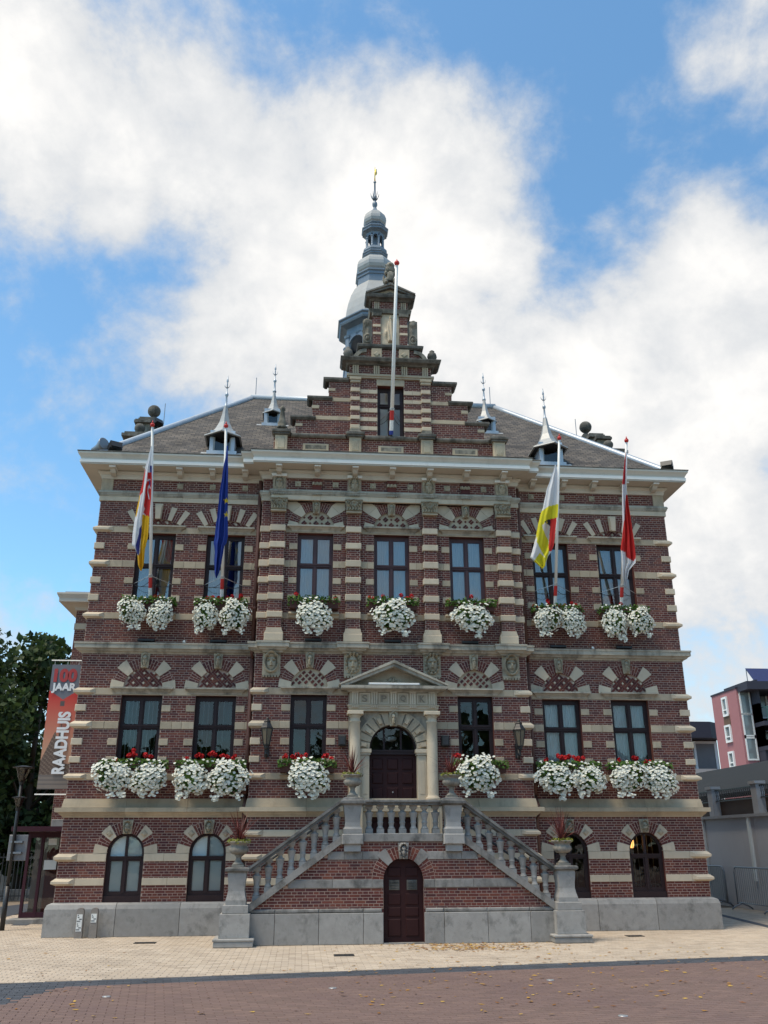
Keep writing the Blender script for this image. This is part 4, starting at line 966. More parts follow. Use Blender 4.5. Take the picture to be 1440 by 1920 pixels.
# lion on the gable
def blob_statue(name, parts, mat, parent, voxel):
    mb = MB()
    for (c, r) in parts: mb.ball(c, *r, nu=12, nv=9)
    o = mb.obj(name, mat, parent); m = o.modifiers.new('remesh', 'REMESH'); m.mode = 'VOXEL'; m.voxel_size = voxel; m.use_smooth_shade = True
    return o
LZ = 15.74; LY = YG-.06
blob_statue('lion_statue', [((0,LY+.05,LZ+.16),(.13,.16,.17)),((0,LY,LZ+.34),(.12,.12,.18)),((0,LY-.03,LZ+.52),(.14,.13,.13)),((0,LY-.07,LZ+.62),(.115,.11,.11)),((0,LY-.16,LZ+.60),(.06,.07,.05)),
 ((-.10,LY+.0,LZ+.69),(.03,.03,.035)),((.10,LY,LZ+.69),(.03,.03,.035)),((-.12,LY-.10,LZ+.36),(.045,.09,.06)),((.12,LY-.10,LZ+.36),(.045,.09,.06)),((-.12,LY-.08,LZ+.10),(.07,.14,.10)),((.12,LY-.08,LZ+.10),(.07,.14,.10)),
 ((-.12,LY-.17,LZ+.03),(.05,.08,.035)),((.12,LY-.17,LZ+.03),(.05,.08,.035)),((0,LY-.16,LZ+.24),(.10,.025,.16)),((0,LY,LZ+.02),(.18,.18,.04)),((-.16,LY+.10,LZ+.30),(.035,.035,.14))], MT['weath'], hall, .014)

# ------------------------------------------------------------------ roof
RZ, RY, RX, EZ, EY, EX = 15.05, 5.0, 3.9, 10.52, -.30, 7.32
mb = MB(); mb.face([(-EX,EY,EZ),(EX,EY,EZ),(RX,RY,RZ),(-RX,RY,RZ)]); mb.obj('roof_front', MT['slate'], hall)
mb = MB(); mb.face([(EX,10-EY,EZ),(-EX,10-EY,EZ),(-RX,RY,RZ),(RX,RY,RZ)]); mb.obj('roof_back', MT['slate'], hall)
for s in (-1, 1):
    mb = MB(); mb.face([(s*EX,EY,EZ),(s*EX,10-EY,EZ),(s*RX,RY,RZ)]); mb.obj('roof_side', MT['slatey'], hall)
    for (p, q) in (((s*EX,EY,EZ),(s*RX,RY,RZ)),((s*EX,10-EY,EZ),(s*RX,RY,RZ))):
        a, b = Vector(p), Vector(q); mb = MB(); mb.tube([a+(b-a)*t/12 for t in range(13)], .095, 8); mb.obj('hip_flashing', MT['zinc'], hall, smooth=True)
mb = MB(); mb.tube([(-RX-.05,RY,RZ+.02),(RX+.05,RY,RZ+.02)], .11, 8); mb.obj('ridge_flashing', MT['zinc'], hall, smooth=True)
for s in (-1, 1):
    for (y0, y1) in ((0,10),):
        mb = MB(); x0, x1 = sorted((s*XW, s*(XW-.3))); mb.box(x0+.002, x1-.002, .01, 10, .3, 10.5); mb.obj('side_wall', MT['brick'], hall)
mb = MB(); mb.box(-XW,XW,9.7,10,.3,10.5); mb.obj('back_wall', MT['brick'], hall)
for z in (2.5, 6.1, 10.0):
    mb = MB(); mb.box(-6.7,6.7,.35,9.7,z,z+.15); mb.obj('floor_slab', MT['interior'], hall)
# lightning rods
for (x, y, z) in ((-RX+.1,RY,RZ),(RX-.1,RY,RZ),(-6.6,5.0,14.0),(6.6,5.0,14.0)):
    mb = MB(); mb.tube([(x,y,z),(x,y,z+.75)], .012, 5); mb.obj('lightning_rod', MT['galv'], hall)
# side gables on the flank walls, seen edge-on
for s in (-1, 1):
    g = MB(); x0, x1 = sorted((s*6.72, s*7.12))
    g.prismx([(2.7,10.3),(7.3,10.3),(7.3,12.45),(6.5,12.45),(6.5,13.3),(5.9,13.3),(5.9,13.65),(4.1,13.65),(4.1,13.3),(3.5,13.3),(3.5,12.45),(2.7,12.45)], x0, x1); go = g.obj('side_gable', MT['weath'], hall)
    for (y0, y1, z, h, o) in ((2.55,3.6,12.45,.16,.16),(6.4,7.45,12.45,.16,.16),(3.4,4.2,13.3,.13,.04),(5.8,6.6,13.3,.13,.04),(4.0,6.0,13.65,.15,.05)):
        mb = MB(); mb.box(x0-o,x1+o,y0,y1,z,z+h*.55); mb.box(x0-o*.6,x1+o*.6,y0+.06,y1-.06,z+h*.55,z+h); mb.obj('gable_coping', MT['dark_weath'], go)
    xm = s*6.92
    mb = MB(); mb.lathe([(.17,0),(.17,.08),(.09,.12),(.07,.18),(.11,.24),(.15,.33),(.15,.39),(.10,.47),(.04,.50)], 12, (xm,3.15,12.61)); mb.obj('gable_urn', MT['dark_weath'], go, smooth=True)
    mb = MB(); mb.box(xm-.28,xm+.28,4.5,5.5,13.75,13.95); mb.box(xm-.2,xm+.2,4.7,5.3,13.95,14.08); mb.lathe([(.12,14.08),(.07,14.15),(.06,14.24),(.10,14.28)], 12, (xm,5,0)); mb.ball((xm,5,14.46),.20,nu=14,nv=10); mb.obj('gable_ball', MT['dark_weath'], go)
    # cross roof behind it
    mb = MB(); mb.face([(s*6.75,2.9,11.6),(s*6.75,5,13.35),(s*4.2,5,13.35),(s*4.2,2.9,11.6)]); mb.face([(s*6.75,7.1,11.6),(s*6.75,5,13.35),(s*4.2,5,13.35),(s*4.2,7.1,11.6)]); mb.obj('cross_roof', MT['slate'], go)
    mb = MB(); mb.tube([(s*6.75,5,13.38),(s*4.6,5,13.38)], .08, 6); mb.obj('cross_ridge', MT['zinc'], go)
# dormers
def dormer(x, y, z, w, k):
    d = MB(); h = .58*k
    d.box(x-w/2, x-w/2+.09, y-.02, y+1.2, z, z+h); d.box(x+w/2-.09, x+w/2, y-.02, y+1.2, z, z+h); d.box(x-w/2-.06, x+w/2+.06, y-.07, y+.1, z-.09, z); d.box(x-w/2+.09, x+w/2-.09, y-.015, y+.05, z+h-.08, z+h)
    o = d.obj('dormer', MT['zinc'], hall)
    f = MB(); a, b = x-w/2+.09, x+w/2-.09; f.box(a,a+.035,y,y+.03,z,z+h-.08); f.box(b-.035,b,y,y+.03,z,z+h-.08); f.box(a+.035,b-.035,y+.001,y+.029,z,z+.035); f.box(a+.035,b-.035,y+.001,y+.029,z+h-.12,z+h-.08); f.obj('dormer_frame', MT['zincl'], o)
    g = MB(); g.face([(a,y+.02,z),(b,y+.02,z),(b,y+.02,z+h-.08),(a,y+.02,z+h-.08)]); g.obj('pane', MT['glass'], o)
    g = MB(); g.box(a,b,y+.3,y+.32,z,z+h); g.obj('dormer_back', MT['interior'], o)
    r = .53*k*w/.62; ze = z+h-.17*k; yc = y+.30*k
    c = MB(); c.lathe([(r*.9,-.0),(r,.0),(r*.985,.03),(r*.70,.13*k),(r*.46,.30*k),(r*.29,.50*k),(r*.17,.76*k),(r*.10,1.0*k)], 6, (x,yc,ze), rot=-PI/2, sy=1.3); c.obj('dormer_spire', MT['zincl'], o)
    u = MB(); u.lathe([(r*.9,-.012),(r*.88,-.002)], 6, (x,yc,ze), rot=-PI/2, sy=1.3); u.obj('dormer_soffit', MT['black'], o)
    u = MB(); zt = ze+1.0*k; u.lathe([(.05,-.02),(.055,.02),(.03,.06),(.022,.30),(.045,.33),(.045,.38),(.018,.41),(.014,.72),(.03,.75),(.02,.80),(.008,.92)], 8, (x,yc,zt))
    for q in range(4):
        a0 = q*PI/2; u.tube([(x+.01*math.cos(a0),yc+.01*math.sin(a0),zt+.55),(x+.06*math.cos(a0),yc+.06*math.sin(a0),zt+.60),(x+.075*math.cos(a0),yc+.075*math.sin(a0),zt+.68)], .014, 5, .004)
    u.obj('dormer_finial', MT['zinc'], o, smooth=True)
    fl = MB(); fl.face([(x-w/2-.2,y-.08,z-.1),(x+w/2+.2,y-.08,z-.1),(x+w/2+.2,y+.02,z-.015),(x-w/2-.2,y+.02,z-.015)]); fl.obj('dormer_flashing', MT['zincl'], o)
for s in (-1, 1):
    dormer(s*4.22, .14, 10.96, .62, 1.0); dormer(s*3.10, 2.50, 12.95, .50, .82)

# ------------------------------------------------------------------ spire
TY = 4.8; R8 = PI/8; k8 = 1/math.cos(PI/8)
spire = MB(); spire.lathe([(.98*k8,14.0),(.98*k8,16.0)], 8, (0,TY,0), R8); spire = spire.obj('spire', MT['zincd'], hall)
def oct(name, prof, mat, smooth=False, seg=8): m = MB(); m.lathe([(r*(k8 if seg == 8 else 1), z) for r, z in prof], seg, (0,TY,0), R8 if seg == 8 else 0); return m.obj(name, MT[mat], spire, smooth=smooth)
oct('belfry_base', [(1.0,16.0),(1.02,16.06),(1.02,16.14),(.94,16.16)], 'zincd')
for k in range(8):
    a = k*PI/4+R8; x, y = .90*k8*math.cos(a)*.98, TY+.90*k8*math.sin(a)*.98
    m = MB(); m.lathe([(.13,16.14),(.13,16.3),(.10,16.33),(.10,17.0),(.13,17.03),(.15,17.10)], 8, (x,y,0)); m.obj('belfry_column', MT['zincd'], spire)
    a = k*PI/4; m = MB()
    n = 8; hw = .30
    pts = []
    for i in range(n):
        t0, t1 = PI*i/n, PI*(i+1)/n; m.prism([(hw*math.cos(t0),16.72+hw*math.sin(t0)),(hw*math.cos(t1),16.72+hw*math.sin(t1)),(.40*(1 if t1 < PI/2 else -1) if abs(math.cos(t1)) > .01 else 0,17.14),(.40*(1 if t0 <= PI/2 else -1),17.14)],-.05,.05)
    m.move(Matrix.Translation((.88*math.cos(a),TY+.88*math.sin(a),0)) @ Matrix.Rotation(a+PI/2,4,'Z')); m.obj('belfry_arch', MT['zincd'], spire)
oct('belfry_core', [(.45,16.0),(.45,17.3)], 'black')
oct('belfry_entablature', [(.92,17.10),(.94,17.16),(.94,17.36),(1.0,17.39),(1.06,17.42),(1.14,17.44),(1.17,17.50),(1.17,17.56),(1.22,17.60),(1.22,17.64),(1.0,17.68)], 'zincd')
oct('bell_dome', [(1.0,17.66),(.985,17.85),(.955,18.1),(.90,18.4),(.815,18.72),(.70,19.0),(.61,19.14),(.58,19.2)], 'zincl')
oct('dome_collar', [(.57,19.18),(.57,19.46),(.60,19.48),(.60,19.56),(.64,19.60),(.64,19.65),(.52,19.70),(.50,19.76)], 'zincd')
oct('lower_bulb', [(.50,19.74),(.56,19.80),(.60,19.90),(.605,20.02),(.58,20.14),(.52,20.25),(.43,20.33),(.36,20.36)], 'zincl')
oct('bulb_collar', [(.35,20.34),(.36,20.42),(.40,20.46),(.40,20.50),(.43,20.53),(.43,20.57),(.36,20.60)], 'zincd')
oct('lantern_cup', [(.37,20.60),(.40,20.66),(.385,20.74),(.33,20.80),(.30,20.82)], 'zincd')
oct('lantern_core', [(.12,20.8),(.12,21.5)], 'zincd')
for k in range(8):
    a = k*PI/4+R8; m = MB(); m.lathe([(.05,20.81),(.05,20.86),(.04,20.88),(.04,21.18),(.055,21.2),(.055,21.24)], 8, (.275*k8*math.cos(a)*.97,TY+.275*k8*math.sin(a)*.97,0)); m.obj('lantern_column', MT['zincd'], spire)
    a = k*PI/4; m = MB()
    for i in range(6):
        t0, t1 = PI*i/6, PI*(i+1)/6; m.prism([(.075*math.cos(t0),21.22+.075*math.sin(t0)),(.075*math.cos(t1),21.22+.075*math.sin(t1)),(.115*(1 if math.cos(t1) > .1 else -1 if math.cos(t1) < -.1 else 0),21.36),(.115*(1 if math.cos(t0) > .1 else -1 if math.cos(t0) < -.1 else 0),21.36)],-.03,.03)
    m.move(Matrix.Translation((.27*math.cos(a),TY+.27*math.sin(a),0)) @ Matrix.Rotation(a+PI/2,4,'Z')); m.obj('lantern_arch', MT['zincd'], spire)
oct('lantern_cornice', [(.28,21.34),(.30,21.40),(.36,21.44),(.42,21.47),(.42,21.52),(.45,21.56),(.45,21.60),(.33,21.66)], 'zincd')
oct('upper_collar', [(.30,21.64),(.29,21.76),(.33,21.78),(.33,21.80)], 'zincd')
oct('upper_bulb', [(.31,21.80),(.36,21.87),(.385,21.97),(.375,22.08),(.33,22.22),(.25,22.33),(.16,22.40)], 'zincl')
oct('finial_cone', [(.17,22.39),(.15,22.44),(.08,22.52),(.05,22.62)], 'zincd')
m = MB(); m.lathe([(.045,22.60),(.05,22.64),(.085,22.70),(.09,22.76),(.085,22.82),(.05,22.88),(.04,22.90),(.045,22.96),(.06,23.04),(.04,23.12),(.032,23.2),(.03,23.7),(.05,23.72),(.05,23.75),(.02,23.77)], 12, (0,TY,0))
for q in range(6):
    a = q*PI/3; c_, s_ = math.cos(a), math.sin(a); m.tube([(.03*c_,TY+.03*s_,22.95),(.09*c_,TY+.09*s_,23.02),(.13*c_,TY+.13*s_,23.12),(.15*c_,TY+.15*s_,23.24)], .03, 6, .008)
m.obj('spire_finial', MT['zincd'], spire, smooth=True)
m = MB(); m.tube([(0,TY,23.75),(0,TY,24.42)], .028, 6, .008); m.ball((.03,TY,24.15),.05,.02,.11); m.ball((.04,TY,24.28),.03,.02,.05); m.obj('gilt_weathervane', MT['gold'], spire, smooth=True)

# downpipes
for s in (-1, 1):
    x = s*(XR+.075); m = MB(); m.tube([(x,-.09,z) for z in (10.1,8,6.1)], .047, 10); m.tube([(x,-.09,6.1),(x,-.24,6.04),(x,-.24,5.82),(x,-.09,5.72)], .047, 10); m.tube([(x,-.09,z) for z in (5.72,4,2.75)], .047, 10)
    m.tube([(x,-.09,2.75),(x,-.25,2.52),(x,-.25,2.36),(x,-.10,2.22),(x,-.10,.6)], .047, 10)
    o = m.obj('downpipe', MT['pipe'], hall, smooth=True)
    for z in (9.2,7.9,6.9,5.2,4.0,3.0,1.6,.9):
        m = MB(); m.lathe([(.056,-.025),(.056,.025)], 10, (x,-.09,z)); m.obj('pipe_clip', MT['pipe'], o)

# low side wing on the left with its canopy and door
WX, WY, WZ = -8.28, 4.0, 8.05
brickwork(bricks, mortar, lambda z: (WX,-7.0), 2.2, WZ-.25, WY, (), [('r',WX-.1,-7,7.25,7.42)])
m = MB(); m.box(WX+.004,-7.0,WY+.013,6.6,.2,WZ-.2); m.obj('side_wing', MT['brick'], hall)
m = MB(); m.pbox(WX-.02,WX+.42,7.25,7.42,WY-.014,WY+.1,.01); m.obj('stone_block', MT['stonel'], hall)
m = MB(); m.pbox(WX+.425,-7.01,7.25,7.42,WY-.014,WY+.1,.01); m.obj('stone_block', MT['stonel'], hall)
wp = [(WX,6.6),(WX,WY),(-7.01,WY)]
course('wing_cornice', [(-.1,7.78),(.03,7.78),(.05,7.86),(.10,7.90),(.40,7.93),(.40,8.02),(.46,8.13),(.46,8.17),(-.1,8.2)], wp, 9, MT['paint'], hall)
m = MB(); m.box(WX-.3,-7.0,WY-.25,6.8,8.201,8.25); m.obj('wing_roof', MT['zinc'], hall)
m = MB(); m.pbox(WX+.02,-7.01,2.18,2.36,WY-.03,WY+.1,.01); m.obj('stone_block', MT['blue'], hall)
m = MB(); m.box(-8.85,-7.01,2.75,WY-.04,2.06,2.17); m.obj('canopy', MT['burg'], hall)
m = MB()
for x in (-8.75,-8.42,-7.95,-7.48,-7.10): m.box(x,x+.07,WY-.12,WY-.04,.10,2.06)
m.box(-8.75,-7.03,WY-.115,WY-.045,.10,.22); m.box(-8.75,-7.03,WY-.115,WY-.045,1.92,2.055); o = m.obj('porch_door', MT['burg'], hall)
m = MB(); m.face([(-8.7,WY-.08,.3),(-7.05,WY-.08,.3),(-7.05,WY-.08,2.0),(-8.7,WY-.08,2.0)]); m.obj('pane', MT['glass'], o)
m = MB(); m.box(-8.30,-8.0,WY-.095,WY-.083,1.18,1.40); m.box(-8.25,-8.05,WY-.095,WY-.083,1.75,1.90); m.obj('notice', MT['plate'], o)
m = MB(); m.box(-8.9,-7.0,3.3,WY,.0,.095); m.obj('porch_step', MT['bluedark'], hall)
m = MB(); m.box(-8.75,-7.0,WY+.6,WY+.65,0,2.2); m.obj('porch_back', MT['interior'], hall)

# commit the brickwork
wall = mortar.obj('wall', MT['mortar'], hall)
emit_bricks(bricks, wall, lambda b: (abs(b[0]) > 3.6 and b[4] > -.1 and b[4] < .1 and b[2] > .62) or (b[2] > 2.7 and b[4] < -.25 and b[2] < 4))

# ------------------------------------------------------------------ entrance staircase
stair = empty('entrance_staircase', (0,0,0), 0, 'grey stone and brick double staircase with balusters and arched cellar door', 'staircase')
YS = -2.15; sb = []; smort = MB()
# stringer line: from (2.90,.56) to (1.20,1.76) under side
def under(x): return .56+(2.90-abs(x))*(1.75-.56)/(2.90-1.20)
def sx(z):
    if z < 1.75: w = 2.90-(z-.56)*(2.90-1.20)/(1.75-.56)-.0
    else: w = 1.18
    return (-w, w)
DR = .385
sh = [('r',-DR,DR,0,1.11),('d',0,1.11,DR+.02)]
ss = [('r',-3,3,.965,1.115),('r',-3,3,1.465,1.612),('r',-3,3,0,.61),('r',-.6,.6,.0,.0)]
brickwork(sb, smort, sx, .60, 1.80, YS, sh, ss)
swall = smort.obj('stair_wall', MT['mortar'], stair)
emit_bricks(sb, swall, lambda b: True)
core = MB()
for s in (-1, 1):
    core.prism([(s*DR,0.01),(s*2.9,0.01),(s*2.9,.55),(s*1.2,1.74),(s*1.1,1.745),(s*DR,1.745)], YS+.013, YS+.35)
T = [PI*i/16 for i in range(17)]
core.prism([(DR,1.745)]+[(DR*math.cos(t),1.11+DR*math.sin(t)) for t in T]+[(-DR,1.745)], YS+.0135, YS+.35)
core.obj('stair_core', MT['brick'], stair)
def sblk(x0, x1, z0, z1, y0=YS-.014, y1=YS+.1, mat='blue', c=.008, name='stone_block'):
    m = MB(); m.pbox(min(x0,x1),max(x0,x1),z0,z1,y0,y1,c); return m.obj(name, MT[mat], stair)
for s in (-1, 1):
    xs = [DR+.002,.765,1.598,2.418,2.90]
    for i in range(4): sblk(s*(xs[i]+.0035), s*(xs[i+1]-.0035), .005, .535, YS-.05, YS+.1, 'blue', .006, 'plinth_block')
    for i in range(4): sblk(s*(xs[i]+.0015 if i else DR+.03), s*(xs[i+1]-.0015), .538, .612, YS-.022, YS+.1, 'bluedark', .02, 'plinth_cap')
    x1 = sx(1.04)[1]-.02
    for (a, b) in ((DR+.002,.60),(.603,1.35),(1.353,x1)): sblk(s*a, s*b, .965, 1.115, mat='bluedark')
    for (a, b) in ((.47,.79),(.793,1.13),(1.133,sx(1.56)[1]-.02)): sblk(s*a, s*b, 1.465, 1.612, mat='bluedark')
    # sloping stringer and handrail
    def band(o0, o1, y0, y1, mat, name, xa=2.93, xb=1.16):
        m = MB(); f = lambda x, o: under(x)+o
        m.prism([(s*xa,f(xa,o0)),(s*xb,f(xb,o0)),(s*xb,f(xb,o1)),(s*xa,f(xa,o1))], y0, y1); return m.obj(name, MT[mat], stair, recalc=True)
    band(0., .145, YS-.06, YS+.30, 'bluedark', 'stringer'); 
    band(.70, .755, YS-.07, YS+.27, 'rail', 'handrail'); band(.757, .815, YS-.10, YS+.30, 'rail', 'handrail_cap', 2.97, 1.12)
    # steps behind
    n = 10
    for k in range(n):
        m = MB(); xa = 3.05-k*.19; m.box(*sorted((s*xa, s*(1.0))), YS+.35, YR-.13, .005+k*.173, .005+(k+1)*.173-.002); m.obj('step', MT['blue'], stair)
    m = MB(); m.tube([(s*2.95,YR-.10,1.20),(s*1.10,YR-.10,2.46)], .022, 8); m.tube([(s*2.7,YR-.10,1.36),(s*2.7,YR,1.32)], .012, 6); m.tube([(s*1.5,YR-.10,2.18),(s*1.5,YR,2.14)], .012, 6); m.obj('iron_handrail', MT['black'], stair)
    # bottom newel
    x = s*3.145; y = YS+.02
    for (w, z0, z1, c, nm) in ((.355,.005,.10,.012,'newel_base'),(.37,.102,.148,.012,'newel_base'),(.275,.15,.555,.006,'newel_plinth'),(.235,.558,.70,.01,'newel_block')):
        m = MB(); m.lathe([(w*1.4142-c,z0),(w*1.4142,z0+c),(w*1.4142,z1-c),(w*1.4142-c,z1)], 4, (x,y,0), PI/4); m.obj(nm, MT['blue'], stair)
    m = MB(); m.lathe([(q*1.4142,z) for q, z in ((.185,.70),(.187,.78),(.165,.86),(.150,.94),(.152,1.02),(.162,1.12),(.170,1.20),(.166,1.255))], 4, (x,y,0), PI/4); m.obj('newel_die', MT['blue'], stair)
    m = MB(); m.lathe([(q*1.4142,z) for q, z in ((.17,1.256),(.215,1.275),(.225,1.29),(.225,1.325),(.20,1.345),(.13,1.35))], 4, (x,y,0), PI/4); m.obj('newel_cap', MT['rail'], stair)
    # landing newel
    x = s*.985
    m = MB(); m.box(x-.16,x+.16,YS-.10,YS+.3,1.614,1.738); m.obj('newel_corbel', MT['blue'], stair)
    m = MB(); m.pbox(x-.205,x+.205,1.74,1.93,YS-.15,YS+.3,.015); m.obj('newel_block', MT['blue'], stair)
    m = MB(); m.lathe([(q*1.4142,z) for q, z in ((.175,1.932),(.18,2.02),(.150,2.06),(.142,2.14),(.150,2.25),(.168,2.38),(.175,2.455))], 4, (x,YS+.06,0), PI/4); m.obj('newel_die', MT['blue'], stair)
    m = MB(); m.lathe([(q*1.4142,z) for q, z in ((.18,2.456),(.235,2.48),(.245,2.495),(.245,2.54),(.20,2.555),(.19,2.59),(.14,2.605))], 4, (x,YS+.06,0), PI/4); m.obj('newel_cap', MT['rail'], stair)
sblk(-.778, .778, 1.785, 1.94, YS-.04, YS+.32, 'bluedark', .012, 'landing_rail')
m = MB(); m.box(-.775,.775,YS-.07,YS+.27,2.462,2.50); m.obj('landing_handrail', MT['rail'], stair)
m = MB(); m.pbox(-.76,.76,2.502,2.556,YS-.11,YS+.31,.012); m.obj('landing_handrail_cap', MT['rail'], stair)
m = MB(); m.box(-1.15,1.15,YS+.012,YR-.13,1.62,1.755); m.obj('landing_floor', MT['blue'], stair)
# balusters: one mesh, set out on landing and flights
bm_ = MB(); H = .52
prof = [(.062,.075),(.07,.09),(.06,.105),(.045,.135),(.052,.18),(.060,.20),(.052,.215),(.050,.235),(.062,.30),(.078,.355),(.085,.375),(.085,.385),(.050,.40),(.040,.425),(.048,.44),(.060,.455),(.062,.465)]
bm_.lathe(prof, 14); bm_.box(-.07,.07,-.07,.07,0,.078); bm_.box(-.068,.068,-.068,.068,.463,.522)
bal = bm_.mesh('baluster', MT['blue'], smooth=False)
for x in (-.655,-.437,-.218,0,.218,.437,.655): inst('baluster', bal, stair, (x, YS+.10, 1.94))
for s in (-1, 1):
    for k in range(8):
        x = 2.785-k*.2135; z0 = under(x)+.145; inst('baluster', bal, stair, (s*x, YS+.10, z0-.035), sc=(1,1,1.15))
# cellar door
arch(stair, 0, 1.11, DR, .60, 0, 180, YS, [(49,9,DR,.66),(131,9,DR,.66)], key=(80,100), mat='bluedark')
keyhead(stair, 0, 1.475, 1.77, YS-.02, .21, 4, 'bluedark')
m = MB(); yy = YS+.10
m.prism([(-DR,.015),(DR,.015)]+[(DR*math.cos(t),1.11+DR*math.sin(t)) for t in T], yy, yy+.06); d = m.obj('cellar_door', MT['door'], stair)
for cx_ in (-.17, .17):
    for (za, zb) in ((.12,.42),(.46,.62),(.66,.86),(1.16,1.33)):
        m = MB(); m.pbox(cx_-.125,cx_+.125,za,zb,yy-.016,yy+.01,.014); m.obj('door_panel', MT['door'], d)
    m = MB(); m.box(cx_-.10,cx_+.10,yy-.01,yy+.0,.92,1.10)
    for k in range(6): m.prismx([(yy-.03,.935+k*.027),(yy-.008,.955+k*.027),(yy-.004,.95+k*.027),(yy-.026,.93+k*.027)], cx_-.085, cx_+.085)
    m.obj('vent_grille', MT['dark_weath'], d)
for (x, z) in ((-DR,.02),(DR,.02)): pass
m = MB(); m.box(-DR,DR,YS-.06,yy,.003,.02); m.obj('door_sill', MT['bluedark'], stair)

# ------------------------------------------------------------------ urns and cordylines
def urn(loc, k, label, plabel, seed):
    u = empty('stone_urn', loc, 0, label, 'urn', 'urns on the stair newels')
    m = MB(); w = .115*k; m.box(-w,w,-w,w,.0,.035*k); m.obj('foot_plate', MT['urn'], u)
    m = MB(); m.lathe([(a*k,b*k) for a,b in ((.105,.035),(.11,.05),(.085,.07),(.06,.10),(.048,.15),(.055,.185),(.075,.195),(.075,.21))], 16); m.obj('stem', MT['urn'], u, smooth=True)
    m = MB(); seg = 32; prof = [(.06,.21),(.12,.225),(.165,.26),(.18,.30),(.172,.335),(.155,.36),(.152,.385),(.178,.405),(.205,.425),(.215,.44),(.205,.45),(.15,.44)]
    for j, (r, z) in enumerate(prof):
        for i in range(seg):
            a = 2*PI*i/seg; g = 1+(.05*math.cos(a*12) if 1 <= j <= 4 else 0); m.v.append((r*k*g*math.cos(a), r*k*g*math.sin(a), z*k))
    for j in range(len(prof)-1):
        for i in range(seg): q = (i+1)%seg; m.f.append((j*seg+i,j*seg+q,(j+1)*seg+q,(j+1)*seg+i))
    m.f.append(tuple((len(prof)-1)*seg+i for i in range(seg))); m.obj('bowl', MT['urn'], u, smooth=True)
    rnd = random.Random(seed); p = empty('cordyline_plant', (loc[0],loc[1],loc[2]+.44*k), 0, plabel, 'plant', 'cordylines in the stair urns')
    m = MB()
    for i in range(44):
        a = rnd.uniform(0,2*PI); e = rnd.choice((rnd.uniform(.95,1.5),rnd.uniform(.5,1.2))); L = rnd.uniform(.40,.66)*k/.95; w = .012; dr = rnd.uniform(.3,1.2)*(1.6-e)
        d = Vector((math.cos(a),math.sin(a),0)); side = Vector((-d.y,d.x,0)); pts = []
        for j in range(5):
            t = j/4; ee = e-dr*t*t; 
            q = d*(L*t*math.cos(e-dr*t*.5)) + Vector((0,0,.0+L*t*math.sin(e-dr*t*.5)))
            pts.append((q, w*(1-t)**.6+.001))
        for j in range(4):
            (q0,w0),(q1,w1) = pts[j],pts[j+1]; m.face([tuple(q0-side*w0),tuple(q0+side*w0),tuple(q1+side*w1),tuple(q1-side*w1)])
    m.obj('blade_leaf', MT['cord'], p).data.materials[0]; tag(p.children[0], kind='stuff')
    m = MB()
    for i in range(130):
        a = rnd.uniform(0,2*PI); r = math.sqrt(rnd.random())*.23*k; c = Vector((r*math.cos(a), r*math.sin(a), rnd.uniform(.0,.05)-.12*max(0,r-.19*k)/.05*rnd.random()*.5)); leaf(m, c, rnd, .028)
    tag(m.obj('trailing_leaf', MT['yleaf'], p), kind='stuff')
def leaf(m, c, rnd, s, up_=.5):
    n = Vector((rnd.gauss(0,1),rnd.gauss(0,1)-.3,rnd.gauss(0,1)+up_)).normalized(); a = n.cross(Vector((rnd.gauss(0,1),rnd.gauss(0,1),rnd.gauss(0,1)))).normalized(); b = n.cross(a)
    k = rnd.uniform(.7,1.25)*s
    m.face([tuple(c-a*k),tuple(c+b*k*.62),tuple(c+a*k),tuple(c-b*k*.62)])
urn((-3.145,YS+.02,1.352), 1.0, 'fluted stone urn on the lower left stair newel', 'red cordyline in the urn at the left foot of the stairs', 1)
urn((-.985,YS+.06,2.607), .95, 'fluted stone urn on the landing newel left of the front door', 'dark red spiky cordyline left of the front door', 2)
urn((.985,YS+.06,2.607), .95, 'fluted stone urn on the landing newel right of the front door', 'spreading dark red cordyline right of the front door', 3)
urn((3.145,YS+.02,1.352), 1.0, 'fluted stone urn on the lower right stair newel', 'bright red cordyline in the urn at the right foot of the stairs', 4)

